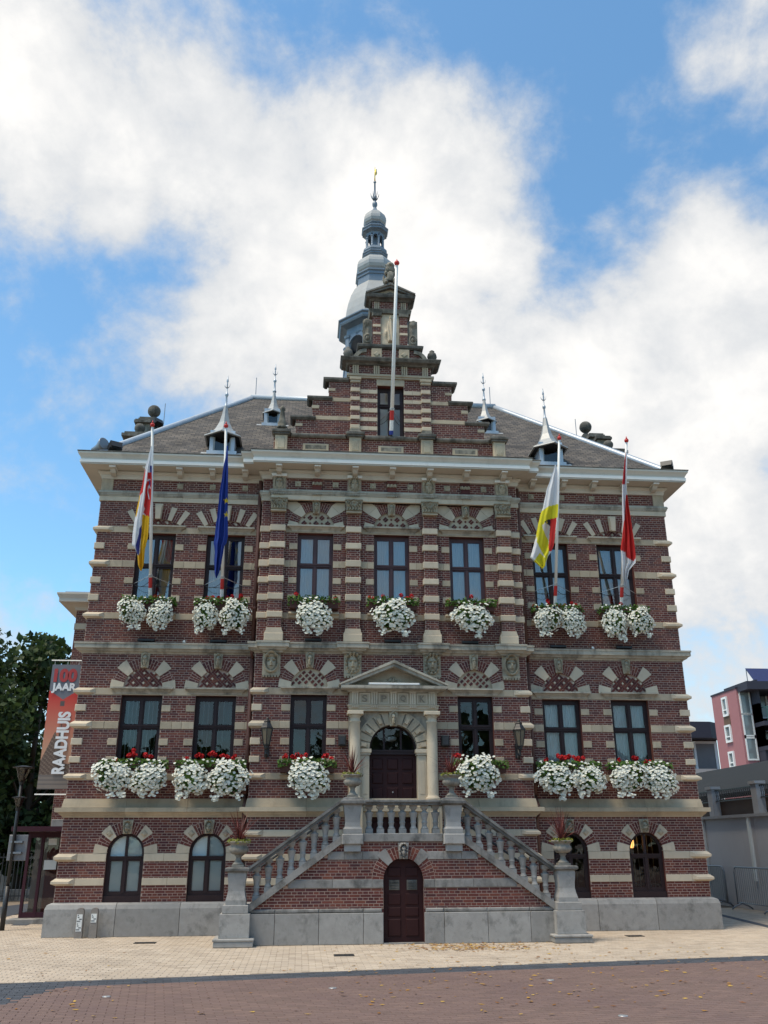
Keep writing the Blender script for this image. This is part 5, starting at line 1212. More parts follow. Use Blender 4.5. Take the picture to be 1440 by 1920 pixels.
# ------------------------------------------------------------------ flower boxes
def petal_flower(m, c, n, r):
    a = n.cross(Vector((.3,.2,1))).normalized(); b = n.cross(a); k = len(m.v); m.v.append(tuple(c-n*r*.35))
    for i in range(10):
        t = 2*PI*i/10; rr = r*(1 if i % 2 == 0 else .80); m.v.append(tuple(c+a*rr*math.cos(t)+b*rr*math.sin(t)))
    for i in range(10): m.f.append((k, k+1+i, k+1+(i+1)%10))
def clump(seed, n=330):
    """white petunias tumbling over the front of a trough: unit half-width and half-height, hung from the top"""
    rnd = random.Random(seed); m, g = MB(), MB(); tails = [(rnd.uniform(-.6,.6), rnd.uniform(.12,.3)) for _ in range(3)]; lump = [(rnd.uniform(-.8,.8), rnd.uniform(-.6,.8), rnd.choice((rnd.uniform(.15,.38),rnd.uniform(-.28,-.1)))) for _ in range(8)]
    def surf(th, ph):
        d = Vector((math.cos(ph)*math.cos(th), -math.cos(ph)*math.sin(th), math.sin(ph)))
        k = 1+sum(w*math.exp(-((d.x-a)**2+(d.z-b)**2)/.12) for a,b,w in lump)-.05
        return d, k
    for i in range(n):
        th = rnd.uniform(.02,.98)*PI; ph = math.asin(rnd.uniform(-.92,.98)); d, k = surf(th, ph)
        p = Vector((d.x*.30*k, d.y*.21*k-.02, d.z*.31*k-.02)); p += Vector((rnd.gauss(0,.02),rnd.gauss(0,.02),rnd.gauss(0,.02)))
        nn = (Vector((d.x,d.y*1.3-.25,d.z*.8+.1))+Vector((rnd.gauss(0,.3),rnd.gauss(0,.3),rnd.gauss(0,.3)))).normalized(); petal_flower(m, p, nn, rnd.uniform(.023,.031))
    for (tx, tl) in tails:
        for j in range(9): petal_flower(m, Vector((tx*.30+rnd.gauss(0,.03), -.10+rnd.gauss(0,.03), -.30-tl*.5*rnd.random())), Vector((rnd.gauss(0,.4),-1,rnd.gauss(0,.4))).normalized(), .027)
    for i in range(16): petal_flower(m, Vector((rnd.uniform(-.26,.26), rnd.uniform(-.14,.05), .24+rnd.random()*.14)), Vector((rnd.gauss(0,.4),-.7,.6)).normalized(), .026)
    for i in range(330):
        th = rnd.uniform(0,1)*PI; ph = math.asin(rnd.uniform(-1,1)); d, k = surf(th, ph); q = rnd.uniform(.6,.97); leaf(g, Vector((d.x*.29*k*q, d.y*.20*k*q-.01, d.z*.30*k*q-.02)), rnd, .034)
    g.ball((0,.02,-.03), .20, .12, .22, 8, 6)
    return m.mesh('white_petunia', MT['petal']), g.mesh('petunia_leaf', MT['leaf'])
CL_ = [clump(s) for s in (5,17,23,42,57)]
def gera_mesh(seed):
    rnd = random.Random(seed); m = MB()
    for i in range(16):
        d = Vector((rnd.gauss(0,1),rnd.gauss(0,1),rnd.gauss(0,.8)+.2)).normalized(); petal_flower(m, d*.045, d, .026)
    return m.mesh('geranium_bloom', MT['gera'])
GE = [gera_mesh(s) for s in (3,8)]
def green_mesh(seed, w):
    rnd = random.Random(seed); m = MB()
    for i in range(int(620*w)):
        x = rnd.uniform(-w/2-.05,w/2+.05); leaf(m, Vector((x, rnd.uniform(-.24,.10), .10+rnd.random()**1.3*.19*(1-.3*abs(x)/w))), rnd, .036)
    return m.mesh('geranium_leaf', MT['leaf'])
def flower_box(cx, y, z, w, clumps, reds, label, seed):
    """z = trough bottom; clumps: (dx, half-width scale, height scale, dz)"""
    o = empty('flower_box', (cx, y, z), 0, label, 'flower box', 'flower boxes on the window sills'); rnd = random.Random(seed)
    m = MB(); m.prismx([(-.13,0),(.10,0),(.10,.17),(-.16,.17)], -w/2, w/2); m.box(-w/2-.01,w/2+.01,-.175,-.14,.15,.18); m.obj('trough', MT['trough'], o)
    m = MB()
    for k in (-1, 1): m.box(k*w*.36-.015,k*w*.36+.015,-.14,.18,-.03,.0)
    m.obj('bracket', MT['black'], o)
    tag(inst('geranium_leaf', green_mesh(seed, w), o), kind='stuff')
    for i, (dx, sw, shh, dz) in enumerate(clumps):
        pm, gm = CL_[(seed+i*2) % 5]; fl = 1 if (seed+i) % 2 else -1
        for me in (pm, gm): tag(inst(me.name.split('.')[0], me, o, (dx, -.17, -.13+dz), sc=(sw*fl, 1, shh)), kind='stuff')
    for (dx, n, dz) in reds:
        for k in range(n): inst('geranium_bloom', GE[k % 2], o, (dx+rnd.gauss(0,.045), rnd.uniform(-.10,.04), .29+dz+rnd.gauss(0,.03)), (0,0,rnd.uniform(0,6)), (rnd.uniform(.8,1.15),)*3)
# upper floor, side windows (two round clumps), then centre windows (one clump)
two = [(-.31,1.0,1.0,0),(.31,1.0,1.0,0)]
flower_box(-5.597, -.16, 6.80, 1.12, two, [(.05,1,-.02),(.24,1,0)], 'upper-floor flower box with two white clumps under the white and yellow flag', 1)
flower_box(-3.962, -.16, 6.80, 1.12, [(-.33,1,1.0,-.03),(.33,1.02,1.08,-.04)], [(-.42,1,0),(-.18,3,.02),(.12,2,.02),(.25,1,.03),(.40,3,.02)], 'upper-floor flower box with two white clumps under the blue flag', 2)
flower_box(-1.822, YR-.16, 6.80, 1.10, [(.0,1.45,1.12,-.06)], [(-.42,1,.02),(.48,1,0)], 'left of the three upper flower boxes with a single white clump', 3)
flower_box(0, YR-.16, 6.80, 1.10, [(0,1.42,1.12,-.06)], [(-.46,2,-.02),(-.20,1,.05),(.22,2,.04),(.36,2,.02),(.47,2,0)], 'upper-floor flower box with one white clump above the portal pediment', 4)
flower_box(1.822, YR-.16, 6.80, 1.10, [(.02,1.38,1.08,-.06)], [(-.47,1,0),(.02,1,.08)], 'right of the three upper flower boxes with a single white clump', 5)
flower_box(3.962, -.16, 6.80, 1.12, [(-.30,1.05,1.0,0),(.32,1.0,1.02,0)], [(-.50,2,0),(-.18,3,.05),(.05,2,.02),(.25,2,.03),(.42,2,.02)], 'upper-floor flower box with two white clumps under the white and lemon flag', 6)
flower_box(5.597, -.16, 6.80, 1.12, [(-.28,1.08,1.1,-.02),(.32,.95,.95,0)], [(-.02,1,.04)], 'upper-floor flower box with two white clumps under the red and white flag', 7)
big = [(-.36,1.36,1.04,.03),(.37,1.36,1.00,.03)]
flower_box(-5.597, -.18, 3.19, 1.36, big, [(-.36,2,-.02),(-.12,4,.06),(-.02,3,.08),(.30,2,.05)], 'main-floor flower box, leftmost, spilling two wide white clumps', 11)
flower_box(-3.962, -.18, 3.19, 1.40, [(-.40,1.34,1.02,.02),(.40,1.36,1.10,.0)], [(-.50,2,0),(-.25,4,.08),(.0,4,.09),(.25,4,.05),(.48,3,.03)], 'main-floor flower box, second from left, with many red geraniums', 12)
flower_box(-1.882, YR-.18, 3.19, 1.16, [(.03,1.55,1.10,.03)], [(-.46,4,.02),(-.28,4,.05),(-.05,2,.06),(.38,4,.04),(.5,2,.02)], 'main-floor flower box with one white clump left of the portal', 13)
flower_box(1.882, YR-.18, 3.19, 1.12, [(-.08,1.42,1.15,.08)], [(-.48,3,.04)], 'main-floor flower box with one white clump right of the portal', 14)
flower_box(3.962, -.18, 3.19, 1.36, [(-.34,1.36,1.05,.02),(.38,1.30,.95,.03)], [(-.5,1,.02),(-.22,4,.07),(-.02,6,.08),(.15,5,.06),(.32,2,.06)], 'main-floor flower box with a dense red geranium row right of the downpipe', 15)
flower_box(5.597, -.18, 3.19, 1.36, [(-.36,1.36,1.0,.03),(.37,1.36,1.04,.02)], [(-.42,2,.0),(-.08,4,.06),(.22,2,.04)], 'main-floor flower box, rightmost, with a few red blooms', 16)

# ------------------------------------------------------------------ flagpoles and flags
def flagpole(base, top, label, r=.04, stay=True, colours=True, jamb=.45, yj=.05):
    o = empty('flagpole', base, 0, label, 'flagpole', 'flagpoles leaning out from the windows'); b = Vector((0,0,0)); t = Vector(top)-Vector(base); L = t.length; u = t/L
    m = MB(); m.tube([b+u*.35, b+u*(L*.5), t], r, 12, r*.72); m.obj('pole', MT['pole'], o, smooth=True)
    m = MB(); m.tube([b, b+u*.10], r*1.02, 12); m.obj('blue_band', MT['bluep'], o); m = MB(); m.tube([b+u*.10, b+u*.35], r*1.01, 12); m.obj('white_band', MT['pole'], o)
    m = MB(); m.tube([b+u*.36, b+u*.60], r*1.06, 12); m.obj('red_band', MT['red'], o)
    m = MB(); m.ball(t+u*.03, r*1.35, r*1.35, r*1.3); m.lathe([(r*.8,0),(r*.3,.05),(.004,.085)], 10, tuple(t+u*.06)); m.obj('knob', MT['red'], o, smooth=True)
    if stay:
        q = u*.64
        for s in (-1, 1):
            m = MB(); m.tube([tuple(q), (s*jamb, -base[1]+yj, q.z-.10)], .008, 5); m.obj('stay_bar', MT['wire'], o)
            m = MB(); P0, P1 = u*.52, Vector((s*jamb, -base[1]+yj, q.z-.10)); m.tube([tuple(P0+(P1-P0)*k/6+Vector((0,0,-.10*math.sin(PI*k/6)))) for k in range(7)], .006, 5); m.obj('stay_rope', MT['black'], o)
        m = MB(); m.tube([tuple(u*.62), tuple(u*.66)], r*1.25, 12); m.obj('clamp', MT['wire'], o)
    return o
PB = {1:(-5.597,-.06,6.98), 2:(-3.962,-.06,6.98), 3:(3.962,-.06,6.98), 4:(5.597,-.06,6.98)}
PT = {1:(-5.60,-1.80,10.66), 2:(-3.955,-1.72,10.74), 3:(3.955,-1.50,10.84), 4:(5.59,-1.56,10.81)}
flagpole(PB[1], PT[1], 'leftmost white flagpole, carrying the white, blue and yellow flag'); flagpole(PB[2], PT[2], 'white flagpole carrying the blue flag with yellow stars')
flagpole(PB[3], PT[3], 'white flagpole carrying the white and lemon yellow flag'); flagpole(PB[4], PT[4], 'rightmost white flagpole, carrying the red and white flag')
gp = flagpole((0,-.40,11.34), (0,-2.09,15.20), 'bare white flagpole rising from the gable window', .05, True, True, .338, .05)
def inpoly(x, y, P):
    c = False; j = len(P)-1
    for i in range(len(P)):
        if (P[i][1] > y) != (P[j][1] > y) and x < (P[j][0]-P[i][0])*(y-P[i][1])/(P[j][1]-P[i][1])+P[i][0]: c = not c
        j = i
    return c
def star(cx, cy, r): return [(cx+(r if k % 2 == 0 else r*.4)*math.sin(k*PI/5), cy-(r if k % 2 == 0 else r*.4)*math.cos(k*PI/5)) for k in range(10)]
def flag(o, rows, paint, base, label, ytop, ybot, seed, nu=44, nv=130, folds_=3.0, amp=.05):
    """rows: (y, xl, xr) outline of the hanging cloth in a crop of the photograph (origin o, 5.333 px per px); hung at depth ytop..ybot"""
    m = MB(); rnd = random.Random(seed); ph = rnd.uniform(0,6); cols = []
    y0, y1 = rows[0][0], rows[-1][0]
    def edge(y):
        for a, b in zip(rows[:-1], rows[1:]):
            if y <= b[0]: t = (y-a[0])/(b[0]-a[0]); t = t*t*(3-2*t)*.4+t*.6; return a[1]+(b[1]-a[1])*t, a[2]+(b[2]-a[2])*t
        return rows[-1][1:]
    pts = []
    for j in range(nv+1):
        v = j/nv; y = y0+(y1-y0)*v; l, r = edge(y)
        for i in range(nu+1):
            u = i/nu; x = l+(r-l)*u; Y = ytop+(ybot-ytop)*v; w = min(1, v*4)*min(1,(r-l)/60)
            Y += w*(amp*math.sin(u*folds_*2*PI+ph+1.6*v)+amp*.45*math.sin(u*folds_*4.3*PI+2.7*ph-3*v+1.0))*(.55+.6*v)
            p = at(o[0]+x/5.3333, o[1]+y/5.3333, Y=Y); m.v.append(tuple(p)); pts.append((x, y))
    for j in range(nv):
        for i in range(nu): k = j*(nu+1)+i; m.f.append((k,k+1,k+nu+2,k+nu+1))
    ob = m.obj('flag', MT['flag'], None, smooth=True); ca = ob.data.color_attributes.new('Col', 'FLOAT_COLOR', 'POINT')
    for k, (x, y) in enumerate(pts):
        c = base
        for (P, cc) in paint:
            if inpoly(x, y, P): c = cc
        ca.data[k].color = (*c, 1)
    tag(ob, label, 'flag', 'flags hanging from the facade')
Wh, Rd, Bl, Yl, Lm, Gr = (.74,.74,.75), (.60,.035,.03), (.045,.05,.22), (.72,.40,.015), (.72,.64,.03), (.03,.03,.04)
O1 = (220,780)
flag(O1, [(300,336,346),(400,312,348),(530,276,346),(650,255,345),(800,220,338),(950,190,326),(1080,165,316),(1200,150,308),(1290,146,288),(1330,180,278),(1390,200,272),(1480,206,266),(1548,228,244)],
 [([(262,540),(282,540),(255,760),(225,800),(222,760)],Rd),([(180,800),(232,790),(215,900),(190,1010),(170,1010)],Yl),([(325,500),(360,500),(360,1000),(345,1000)],Bl),
  ([(302,560),(340,560),(345,640),(342,780),(330,900),(322,1000),(300,1010),(262,965),(275,930),(265,890),(278,800),(282,700),(300,640)],Rd),
  ([(296,640),(330,628),(332,640),(300,652)],Wh),([(305,700),(322,690),(335,720),(330,730),(318,712),(308,740),(322,830),(314,835),(300,760)],Wh),([(318,640),(332,660),(330,710),(320,690)],Bl),
  ([(250,985),(340,1010),(340,1600),(190,1600),(190,1400),(225,1380),(245,1100)],Yl),([(245,1090),(240,1180),(225,1290),(215,1390),(195,1380),(180,1300),(210,1200),(222,1120)],Bl)],
 Wh, 'limp white, dark blue and yellow flag with a red lion, leftmost', -1.72, -1.38, 1, folds_=1.6)
flag(O1, [(300,1092,1104),(400,1085,1106),(500,1062,1108),(600,1048,1108),(800,1018,1106),(1000,1000,1104),(1080,985,1106),(1200,974,1106),(1270,962,1092),(1300,968,1070),(1360,974,1060),(1450,968,1045),(1560,972,1020),(1620,984,996)],
 [(star(1092,848,34),(.75,.55,.03)),(star(1090,985,34),(.75,.55,.03))], (.022,.055,.30), 'limp blue flag with yellow stars', -1.80, -1.42, 2, folds_=2.2, amp=.055)
O2 = (980,800)
flag(O2, [(380,322,332),(430,310,350),(520,278,358),(650,235,362),(800,205,356),(900,172,350),(1000,150,338),(1100,132,322),(1180,112,312),(1240,96,290),(1310,76,248),(1340,105,240),(1380,150,232),(1418,190,206)],
 [([(180,850),(260,795),(370,770),(370,900),(290,925),(240,945),(190,990),(160,1080),(130,1120),(150,960)],Lm),([(190,990),(240,945),(330,915),(335,1240),(262,1240),(250,1130),(215,1070)],(.66,.60,.50)),
  ([(215,950),(262,925),(285,930),(280,995),(245,975)],Gr),(star(240,955,16),(.7,.5,.05)),([(280,920),(340,912),(310,1245),(255,1248)],Rd),([(160,1000),(192,990),(225,1080),(256,1135),(262,1260),(240,1330),(205,1420),(225,1310),(180,1230),(140,1150)],Lm),
  ([(112,1345),(170,1262),(215,1300),(235,1330),(215,1430),(150,1400)],Lm)],
 Wh, 'white and lemon yellow flag caught in a twist, with a red strip', -1.42, -1.22, 3, folds_=1.4)
flag(O2, [(250,1030,1042),(350,1018,1042),(480,1004,1040),(580,996,1036),(680,994,1045),(760,994,1056),(900,996,1078),(1000,1000,1092),(1100,996,1108),(1180,984,1118),(1230,980,1124),(1290,985,1130),(1360,990,1130),(1390,992,1100),(1440,996,1062),(1520,1002,1048),(1560,1018,1044),(1600,1030,1038)],
 [([(1000,240),(1034,240),(1024,580),(980,580)],(.45,.03,.04)),([(980,580),(1030,580),(1026,940),(980,940)],(.70,.70,.74)),([(1032,680),(1060,680),(1140,1300),(1110,1345),(1060,1320),(1035,1300),(1030,1258),(970,1230),(1000,1040),(1020,900)],Rd)],
 Wh, 'limp red and white flag, rightmost', -1.56, -1.30, 4, folds_=2.4, amp=.06)

# ------------------------------------------------------------------ lamps and small fittings
def lantern(x, label):
    o = empty('wall_lantern', (x, YR, 3.5), 0, label, 'lantern', 'lanterns beside the portal')
    m = MB(); m.box(-.05,.05,-.03,0,.02,.34); m.tube([(0,-.02,.06),(0,-.12,.0),(0,-.26,.08),(0,-.28,.22)], .025, 8); m.tube([(0,-.02,.28),(0,-.10,.20),(0,-.18,.10)], .018, 8); m.lathe([(.02,0),(.055,.03),(.06,.07),(.075,.09)], 8, (0,-.28,.16)); m.obj('bracket', MT['black'], o, smooth=False)
    m = MB(); n = 6; R0, R1, z0, z1 = .075, .135, .26, .60
    for i in range(n):
        a = 2*PI*i/n+PI/6; m.tube([(R0*math.cos(a),-.28+R0*math.sin(a),z0),(R1*math.cos(a),-.28+R1*math.sin(a),z1)], .010, 5)
    m.lathe([(.08,.245),(.085,.265)], 6, (0,-.28,0), PI/6); m.lathe([(.145,.59),(.15,.61),(.12,.65),(.10,.69),(.075,.73),(.085,.745),(.06,.77),(.035,.79),(.04,.81),(.015,.84)], 6, (0,-.28,0), PI/6); m.obj('cage', MT['black'], o)
    m = MB(); m.lathe([(R0-.004,z0),(R1-.004,z1)], 6, (0,-.28,0), PI/6); m.obj('lamp_glass', MT['lamp_glass'], o)
lantern(-2.77, 'black wall lantern left of the portal'); lantern(2.79, 'black wall lantern right of the portal')
def facade_speaker(x, label):
    o = empty('wall_speaker', (x, YR, 3.74), 0, label, 'speaker', 'speakers flanking the portal'); m = MB(); m.pbox(-.085,.085,.02,.25,-.16,-.02,.02); m.obj('case', MT['black'], o); m = MB(); m.box(-.03,.03,-.03,0,.08,.2); m.obj('mount', MT['black'], o); m = MB(); m.pbox(-.065,.065,.045,.225,-.168,-.15,.006); m.obj('grille', MT['grate'], o)
facade_speaker(-1.13, 'small black loudspeaker left of the portal'); facade_speaker(1.155, 'small black loudspeaker right of the portal')
for (x, y, lb) in ((-5.60,0,'under the leftmost upper window'),(-3.98,0,'under the upper window with the blue flag'),(-1.82,YR,'under the left of the three centre windows'),(.0,YR,'above the portal pediment'),(1.80,YR,'under the right of the three centre windows'),(3.96,0,'under the upper window with the lemon flag'),(5.56,0,'under the rightmost upper window')):
    o = empty('facade_floodlight', (x, y-.09, 6.055), 0, 'low black strip floodlight '+lb, 'floodlight', 'strip floodlights on the upper ledge')
    m = MB(); m.pbox(-.19,.19,.02,.075,-.055,.03,.008); m.obj('case', MT['black'], o); m = MB(); m.box(-.17,-.15,-.02,.02,-.005,.025); m.box(.15,.17,-.02,.02,-.005,.025); m.obj('foot', MT['black'], o)
for (x, lb) in ((-4.75,'left'),(4.80,'right')):
    o = empty('white_sensor', (x, -.10, 6.052), 0, 'tiny white fitting on the upper ledge of the '+lb+' wing', 'fitting'); m = MB(); m.lathe([(.035,0),(.035,.02),(.025,.05),(.01,.06)], 10); m.obj('case', MT['plate'], o, smooth=True)
o = empty('strip_light', (0, YR-.36, 5.056), 0, 'long white strip light lying on the portal pediment', 'light'); m = MB(); m.pbox(-.56,.56,0,.045,-.03,.04,.008); m.obj('tube_case', MT['plate'], o); m = MB(); m.box(-.575,-.562,-.03,.04,0,.045); m.box(.562,.575,-.03,.04,0,.045); m.obj('end_cap', MT['wire'], o)
def spot(loc, rz, tilt, label):
    o = empty('spotlight', loc, rz, label, 'spotlight', 'spotlights on the roof edge'); m = MB(); m.box(-.03,.03,-.03,.03,0,.10); m.obj('stand', MT['black'], o)
    m = MB(); m.box(-.15,.15,-.09,.09,-.08,.10); m.prism([(-.12,-.06),(.12,-.06),(.15,.10),(-.15,.10)], -.13, -.09); m.move(Matrix.Translation((0,0,.16)) @ Matrix.Rotation(tilt,4,'X')); m.obj('head', MT['black'], o)
spot((-6.72,-.35,10.585), .5, -.35, 'square black spotlight on the left roof corner'); spot((7.10,-.30,10.585), -.5, -.45, 'square black spotlight on the right roof corner'); spot((-6.55,3.7,13.24), .9, -.5, 'square black spotlight on the left side gable')
o = empty('siren_horn', (-7.12,-.30,10.585), .9, 'grey horn loudspeaker on the left roof corner', 'loudspeaker'); m = MB(); m.box(-.02,.02,-.02,.02,0,.12); m.obj('stand', MT['galv'], o)
m = MB(); m.lathe([(.05,-.22),(.06,-.10),(.08,0),(.13,.12),(.16,.20),(.12,.19)], 14); m.move(Matrix.Translation((0,0,.20)) @ Matrix.Rotation(PI/2*.9,4,'X')); m.obj('horn', MT['galv'], o, smooth=True)

# ------------------------------------------------------------------ banner on the left flank
BX0, BX1, BZ0, BZ1, BY = -7.79, -7.14, 2.90, 5.65, .60
ban = empty('wall_banner', (BX1,BY,BZ0), 0, 'tall grey and red printed banner on the left flank wall', 'banner'); bo = Vector((BX1,BY,BZ0))
nu, nv = 60, 220; m = MB(); cols = []
for j in range(nv+1):
    v = j/nv
    for i in range(nu+1):
        u = i/nu; m.v.append((BX0+(BX1-BX0)*u-bo.x, .012*math.sin(3*v+2*u), (BZ1-BZ0)*v))
        x, y = (u-.5)*2, v
        # printed picture: grey balloon above, red-orange sky, town hall at the foot
        sky_ = (.62-.34*max(0,min(1,(.72-v)/.35))*0-.0, .06, .035); t = max(0,min(1,(.74-v)/.42)); c = tuple(a+(b-a)*t for a, b in zip((.52,.045,.035),(.50,.26,.16)))
        if v > .785-.075*(1-abs(x)): c = (.15,.155,.175)
        if .655 < v < .70 and abs(x) < .16-(.70-v)*.5: c = (.10,.085,.08)
        roof = .22+.235*max(0,1-abs(x+.25)/.75) if x < .55 else .20
        if abs(x-.12) < .10: roof = max(roof, .53-.9*abs(x-.12))
        if v < roof: c = (.115,.075,.055) if (int(v*90)+int(x*9)) % 3 else (.19,.135,.10)
        if v < .11: c = (.21,.17,.14) if int(v*120) % 4 else (.13,.11,.10)
        cols.append(c)
for j in range(nv):
    for i in range(nu): k = j*(nu+1)+i; m.f.append((k,k+1,k+nu+2,k+nu+1))
bs = m.obj('banner_sheet', MT['print'], ban, smooth=True); ca = bs.data.color_attributes.new('Col','FLOAT_COLOR','POINT')
for k, c in enumerate(cols): ca.data[k].color = (*c, 1)
w = BX1-BX0; cx = (BX0+BX1)/2-bo.x
inst('text_100', text_mesh('text_100', '100', MT['red_txt'], .52, .31, .052, .002), ban, (cx,-.016,2.50)); inst('text_jaar', text_mesh('text_jaar', 'JAAR', MT['white_txt'], .55, .23, .045, .002), ban, (cx-.005,-.016,2.21))
inst('text_raadhuis', text_mesh('text_raadhuis', 'RAADHUIS', MT['white_txt'], 1.36, .28, .045, .002), ban, (cx+.085,-.018,1.00), (0,-PI/2,0))
m = MB()
for z in (5.745, 2.79): m.tube([(BX0-.03-bo.x,0,z-bo.z),(-6.98-bo.x,0,z-bo.z)], .014, 6)
for x in (-7.74,-7.45,-7.2): m.tube([(x-bo.x,0,5.745-bo.z),(x-bo.x,0,5.64-bo.z)], .004, 4)
m.obj('rod', MT['pole'], ban)

# ------------------------------------------------------------------ marker posts by the plinth
def marker(x, plates, label):
    o = empty('marker_post', (x,-.30,0), 0, label, 'marker post', 'marker posts by the plinth'); m = MB(); m.prism([(-.075,0),(.075,0),(.07,.50),(.05,.545),(.02,.56),(-.02,.56),(-.05,.545),(-.07,.50)],-.05,.05); m.obj('post', MT['concrete'], o)
    for (z0, z1) in plates:
        m = MB(); m.box(-.055,.055,-.056,-.05,z0,z1); p = m.obj('plate', MT['plate'], o)
        for (dx, dz, ww) in ((-.03,.135,.02),(-.02,.10,.03),(.02,.065,.05),(-.015,.03,.07)):
            m = MB(); m.box(dx-ww/2,dx+ww/2,-.0585,-.056,z0+dz-.008,z0+dz+.008); m.obj('plate_mark', MT['black'], p)
marker(-6.36, [(.13,.285),(.288,.44)], 'concrete marker post with two white plates by the plinth'); marker(-6.08, [(.29,.45)], 'concrete marker post with a single white plate by the plinth')

# ------------------------------------------------------------------ ground
m = MB(); m.face([(-300,-300,-.02),(300,-300,-.02),(300,300,-.02),(-300,300,-.02)]); tag(m.obj('ground', MT['ground']), kind='structure')
SL = .15; la = math.atan(SL); ux, uy = Vector((math.cos(la),math.sin(la))), Vector((-math.sin(la),math.cos(la)))
def bord(x): return -5.55+SL*x
def bord2(x): return -6.12+SL*x
def in_red(x, y): return y < bord2(x) and x > -5.02+(y+6.83)*.29
tanb = MB(); tanb.face([(-16,-6.9,-.008),(14,-6.9,-.008),(14,14,-.008),(-16,14,-.008)]); tanb = tanb.obj('pavement', MT['tanbase']); tag(tanb, kind='structure')
m = MB(); P = [(-20,bord2(-20)),(20,bord2(20)),(20,-30),(-20,-30)]
m.face([(x,y,-.004) for x, y in ((-5.02,bord2(-5.02)),(20,bord2(20)),(20,-30),(-11.7,-30))]); redb = m.obj('plaza', MT['redbase']); tag(redb, kind='structure')
m = MB(); m.face([(-20,bord(-20),-.006),(20,bord(20),-.006),(20,-30,-.006),(-20,-30,-.006)]); darkb = m.obj('border_strip', MT['darkpav']); tag(darkb, kind='structure')
def paver_field(parent, mat, cells, name, lx, ly, z=0.):
    """cells: list of (cx, cy, angle)"""
    cells.sort(key=lambda c: (c[0]-CAM.x)**2+(c[1]-CAM.y)**2)
    vis = [c for c in cells if -.62 < (c[0]-CAM.x)/max(.1,(c[1]-CAM.y)) < .75]
    b = MB(); g = .003; e = .004
    def add(mb, c, a, jz):
        ca, sa = math.cos(a), math.sin(a); n = len(mb.v); X, Y = lx/2-g, ly/2-g
        for (p, q, zz) in ((-X,-Y,-.008),(X,-Y,-.008),(X,Y,-.008),(-X,Y,-.008),(-X+e,-Y+e,0),(X-e,-Y+e,0),(X-e,Y-e,0),(-X+e,Y-e,0)): mb.v.append((c[0]+p*ca-q*sa, c[1]+p*sa+q*ca, zz+jz))
        mb.f += [(n+4,n+5,n+6,n+7),(n,n+1,n+5,n+4),(n+1,n+2,n+6,n+5),(n+2,n+3,n+7,n+6),(n+3,n,n+4,n+7)]
    one = MB(); add(one, (0,0), 0, 0); me = one.mesh(name, mat); near = set(id(c) for c in vis[:300])
    for c in vis[:300]: inst(name, me, parent, (c[0],c[1],z+random.uniform(0,.0012)), (0,0,c[2]))
    for c in cells:
        if id(c) not in near: add(b, c, c[2], z+random.uniform(0,.0015))
    tag(b.obj(name+'_field', mat, parent), kind='stuff')
cells = []; lx, ly = .212, .106
for j in range(-66, 60):
    y = j*ly+.03
    for i in range(-62, 58):
        x = (i+(.5 if j % 2 else 0))*lx
        if y < bord(x)+.03: continue
        if abs(x) < 7.05 and y > -.1: continue
        if abs(x) < 3.3 and y > -2.1: continue
        if y > 1.2 and not (-12 < x < -7.1 or 7.1 < x < 11): continue
        cells.append((x, y, 0))
paver_field(tanb, MT['tan'], cells, 'tan_paver', lx, ly)
cells = []; cd = []
for j in range(-80, 12):
    for i in range(-70, 80):
        p = Vector((0,-6.12))+ux*((i+(.5 if j % 2 else 0))*lx)+uy*((j+.5)*ly)
        if not -9 < p.x < 9 or p.y < -12.5: continue
        if in_red(p.x, p.y): cells.append((p.x, p.y, la))
        elif p.y < bord(p.x)-.02: cd.append((p.x, p.y, la))
paver_field(redb, MT['redpav'], cells, 'red_paver', lx, ly, .002)
paver_field(darkb, MT['darkpav'], cd, 'dark_paver', lx, ly, .001)
# dark paving strips beside the hall
m = MB(); a, b = at(1345,1714,Z=.004), at(1440,1737,Z=.004); d = (b-a).normalized(); n = Vector((-d.y,d.x,0))*.11; a = a-d*2
m.face([tuple(a-n),tuple(b+d*2-n),tuple(b+d*2+n),tuple(a+n)]); tag(m.obj('drain_strip', MT['darkpav']), kind='structure')
m = MB()
for (p, q, r, s) in (((0,1722),(85,1700),(88,1690),(0,1700)),((20,1735),(80,1712),(88,1722),(50,1735))): m.face([tuple(at(*w_,Z=.004)) for w_ in (p,q,r,s)])
tag(m.obj('dark_path', MT['darkpav']), kind='structure')
for (px, py, w_, lb) in ((272,1768,.40,'in front of the left wing plinth'),(645,1791,.34,'in front of the staircase'),(1190,1755,.34,'in front of the right wing plinth')):
    c = at(px,py,Z=.004); o = empty('drain_grate', (c.x,c.y,.003), 0, 'dark iron drain grate '+lb, 'drain grate', 'drain grates in the tan paving')
    m = MB(); m.box(-w_/2,w_/2,-.11,-.09,0,.008); m.box(-w_/2,w_/2,.09,.11,0,.008); m.box(-w_/2,-w_/2+.02,-.09,.09,0,.008); m.box(w_/2-.02,w_/2,-.09,.09,0,.008); m.obj('rim', MT['grate'], o)
    for k in range(9): x = -w_/2+.02+(k+.5)*(w_-.04)/9; m = MB(); m.box(x-.01,x+.01,-.09,.09,0,.006); m.obj('bar', MT['grate'], o)
    m = MB(); m.face([(-w_/2,-.1,.0005),(w_/2,-.1,.0005),(w_/2,.1,.0005),(-w_/2,.1,.0005)]); m.obj('pit', MT['black'], o)
for (px, py, lb) in ((200,1868,'left'),(624,1852,'middle'),(1032,1837,'right'),(1168,1904,'front')):
    c = at(px,py,Z=.008); o = empty('ground_stud', (c.x,c.y,.003), 0, 'small round metal stud in the red paving, '+lb+' one', 'stud', 'studs in the red paving'); m = MB(); m.lathe([(.055,0),(.055,.004),(.045,.008),(.02,.009)], 14); m.obj('disc', MT['wire'], o, smooth=True)
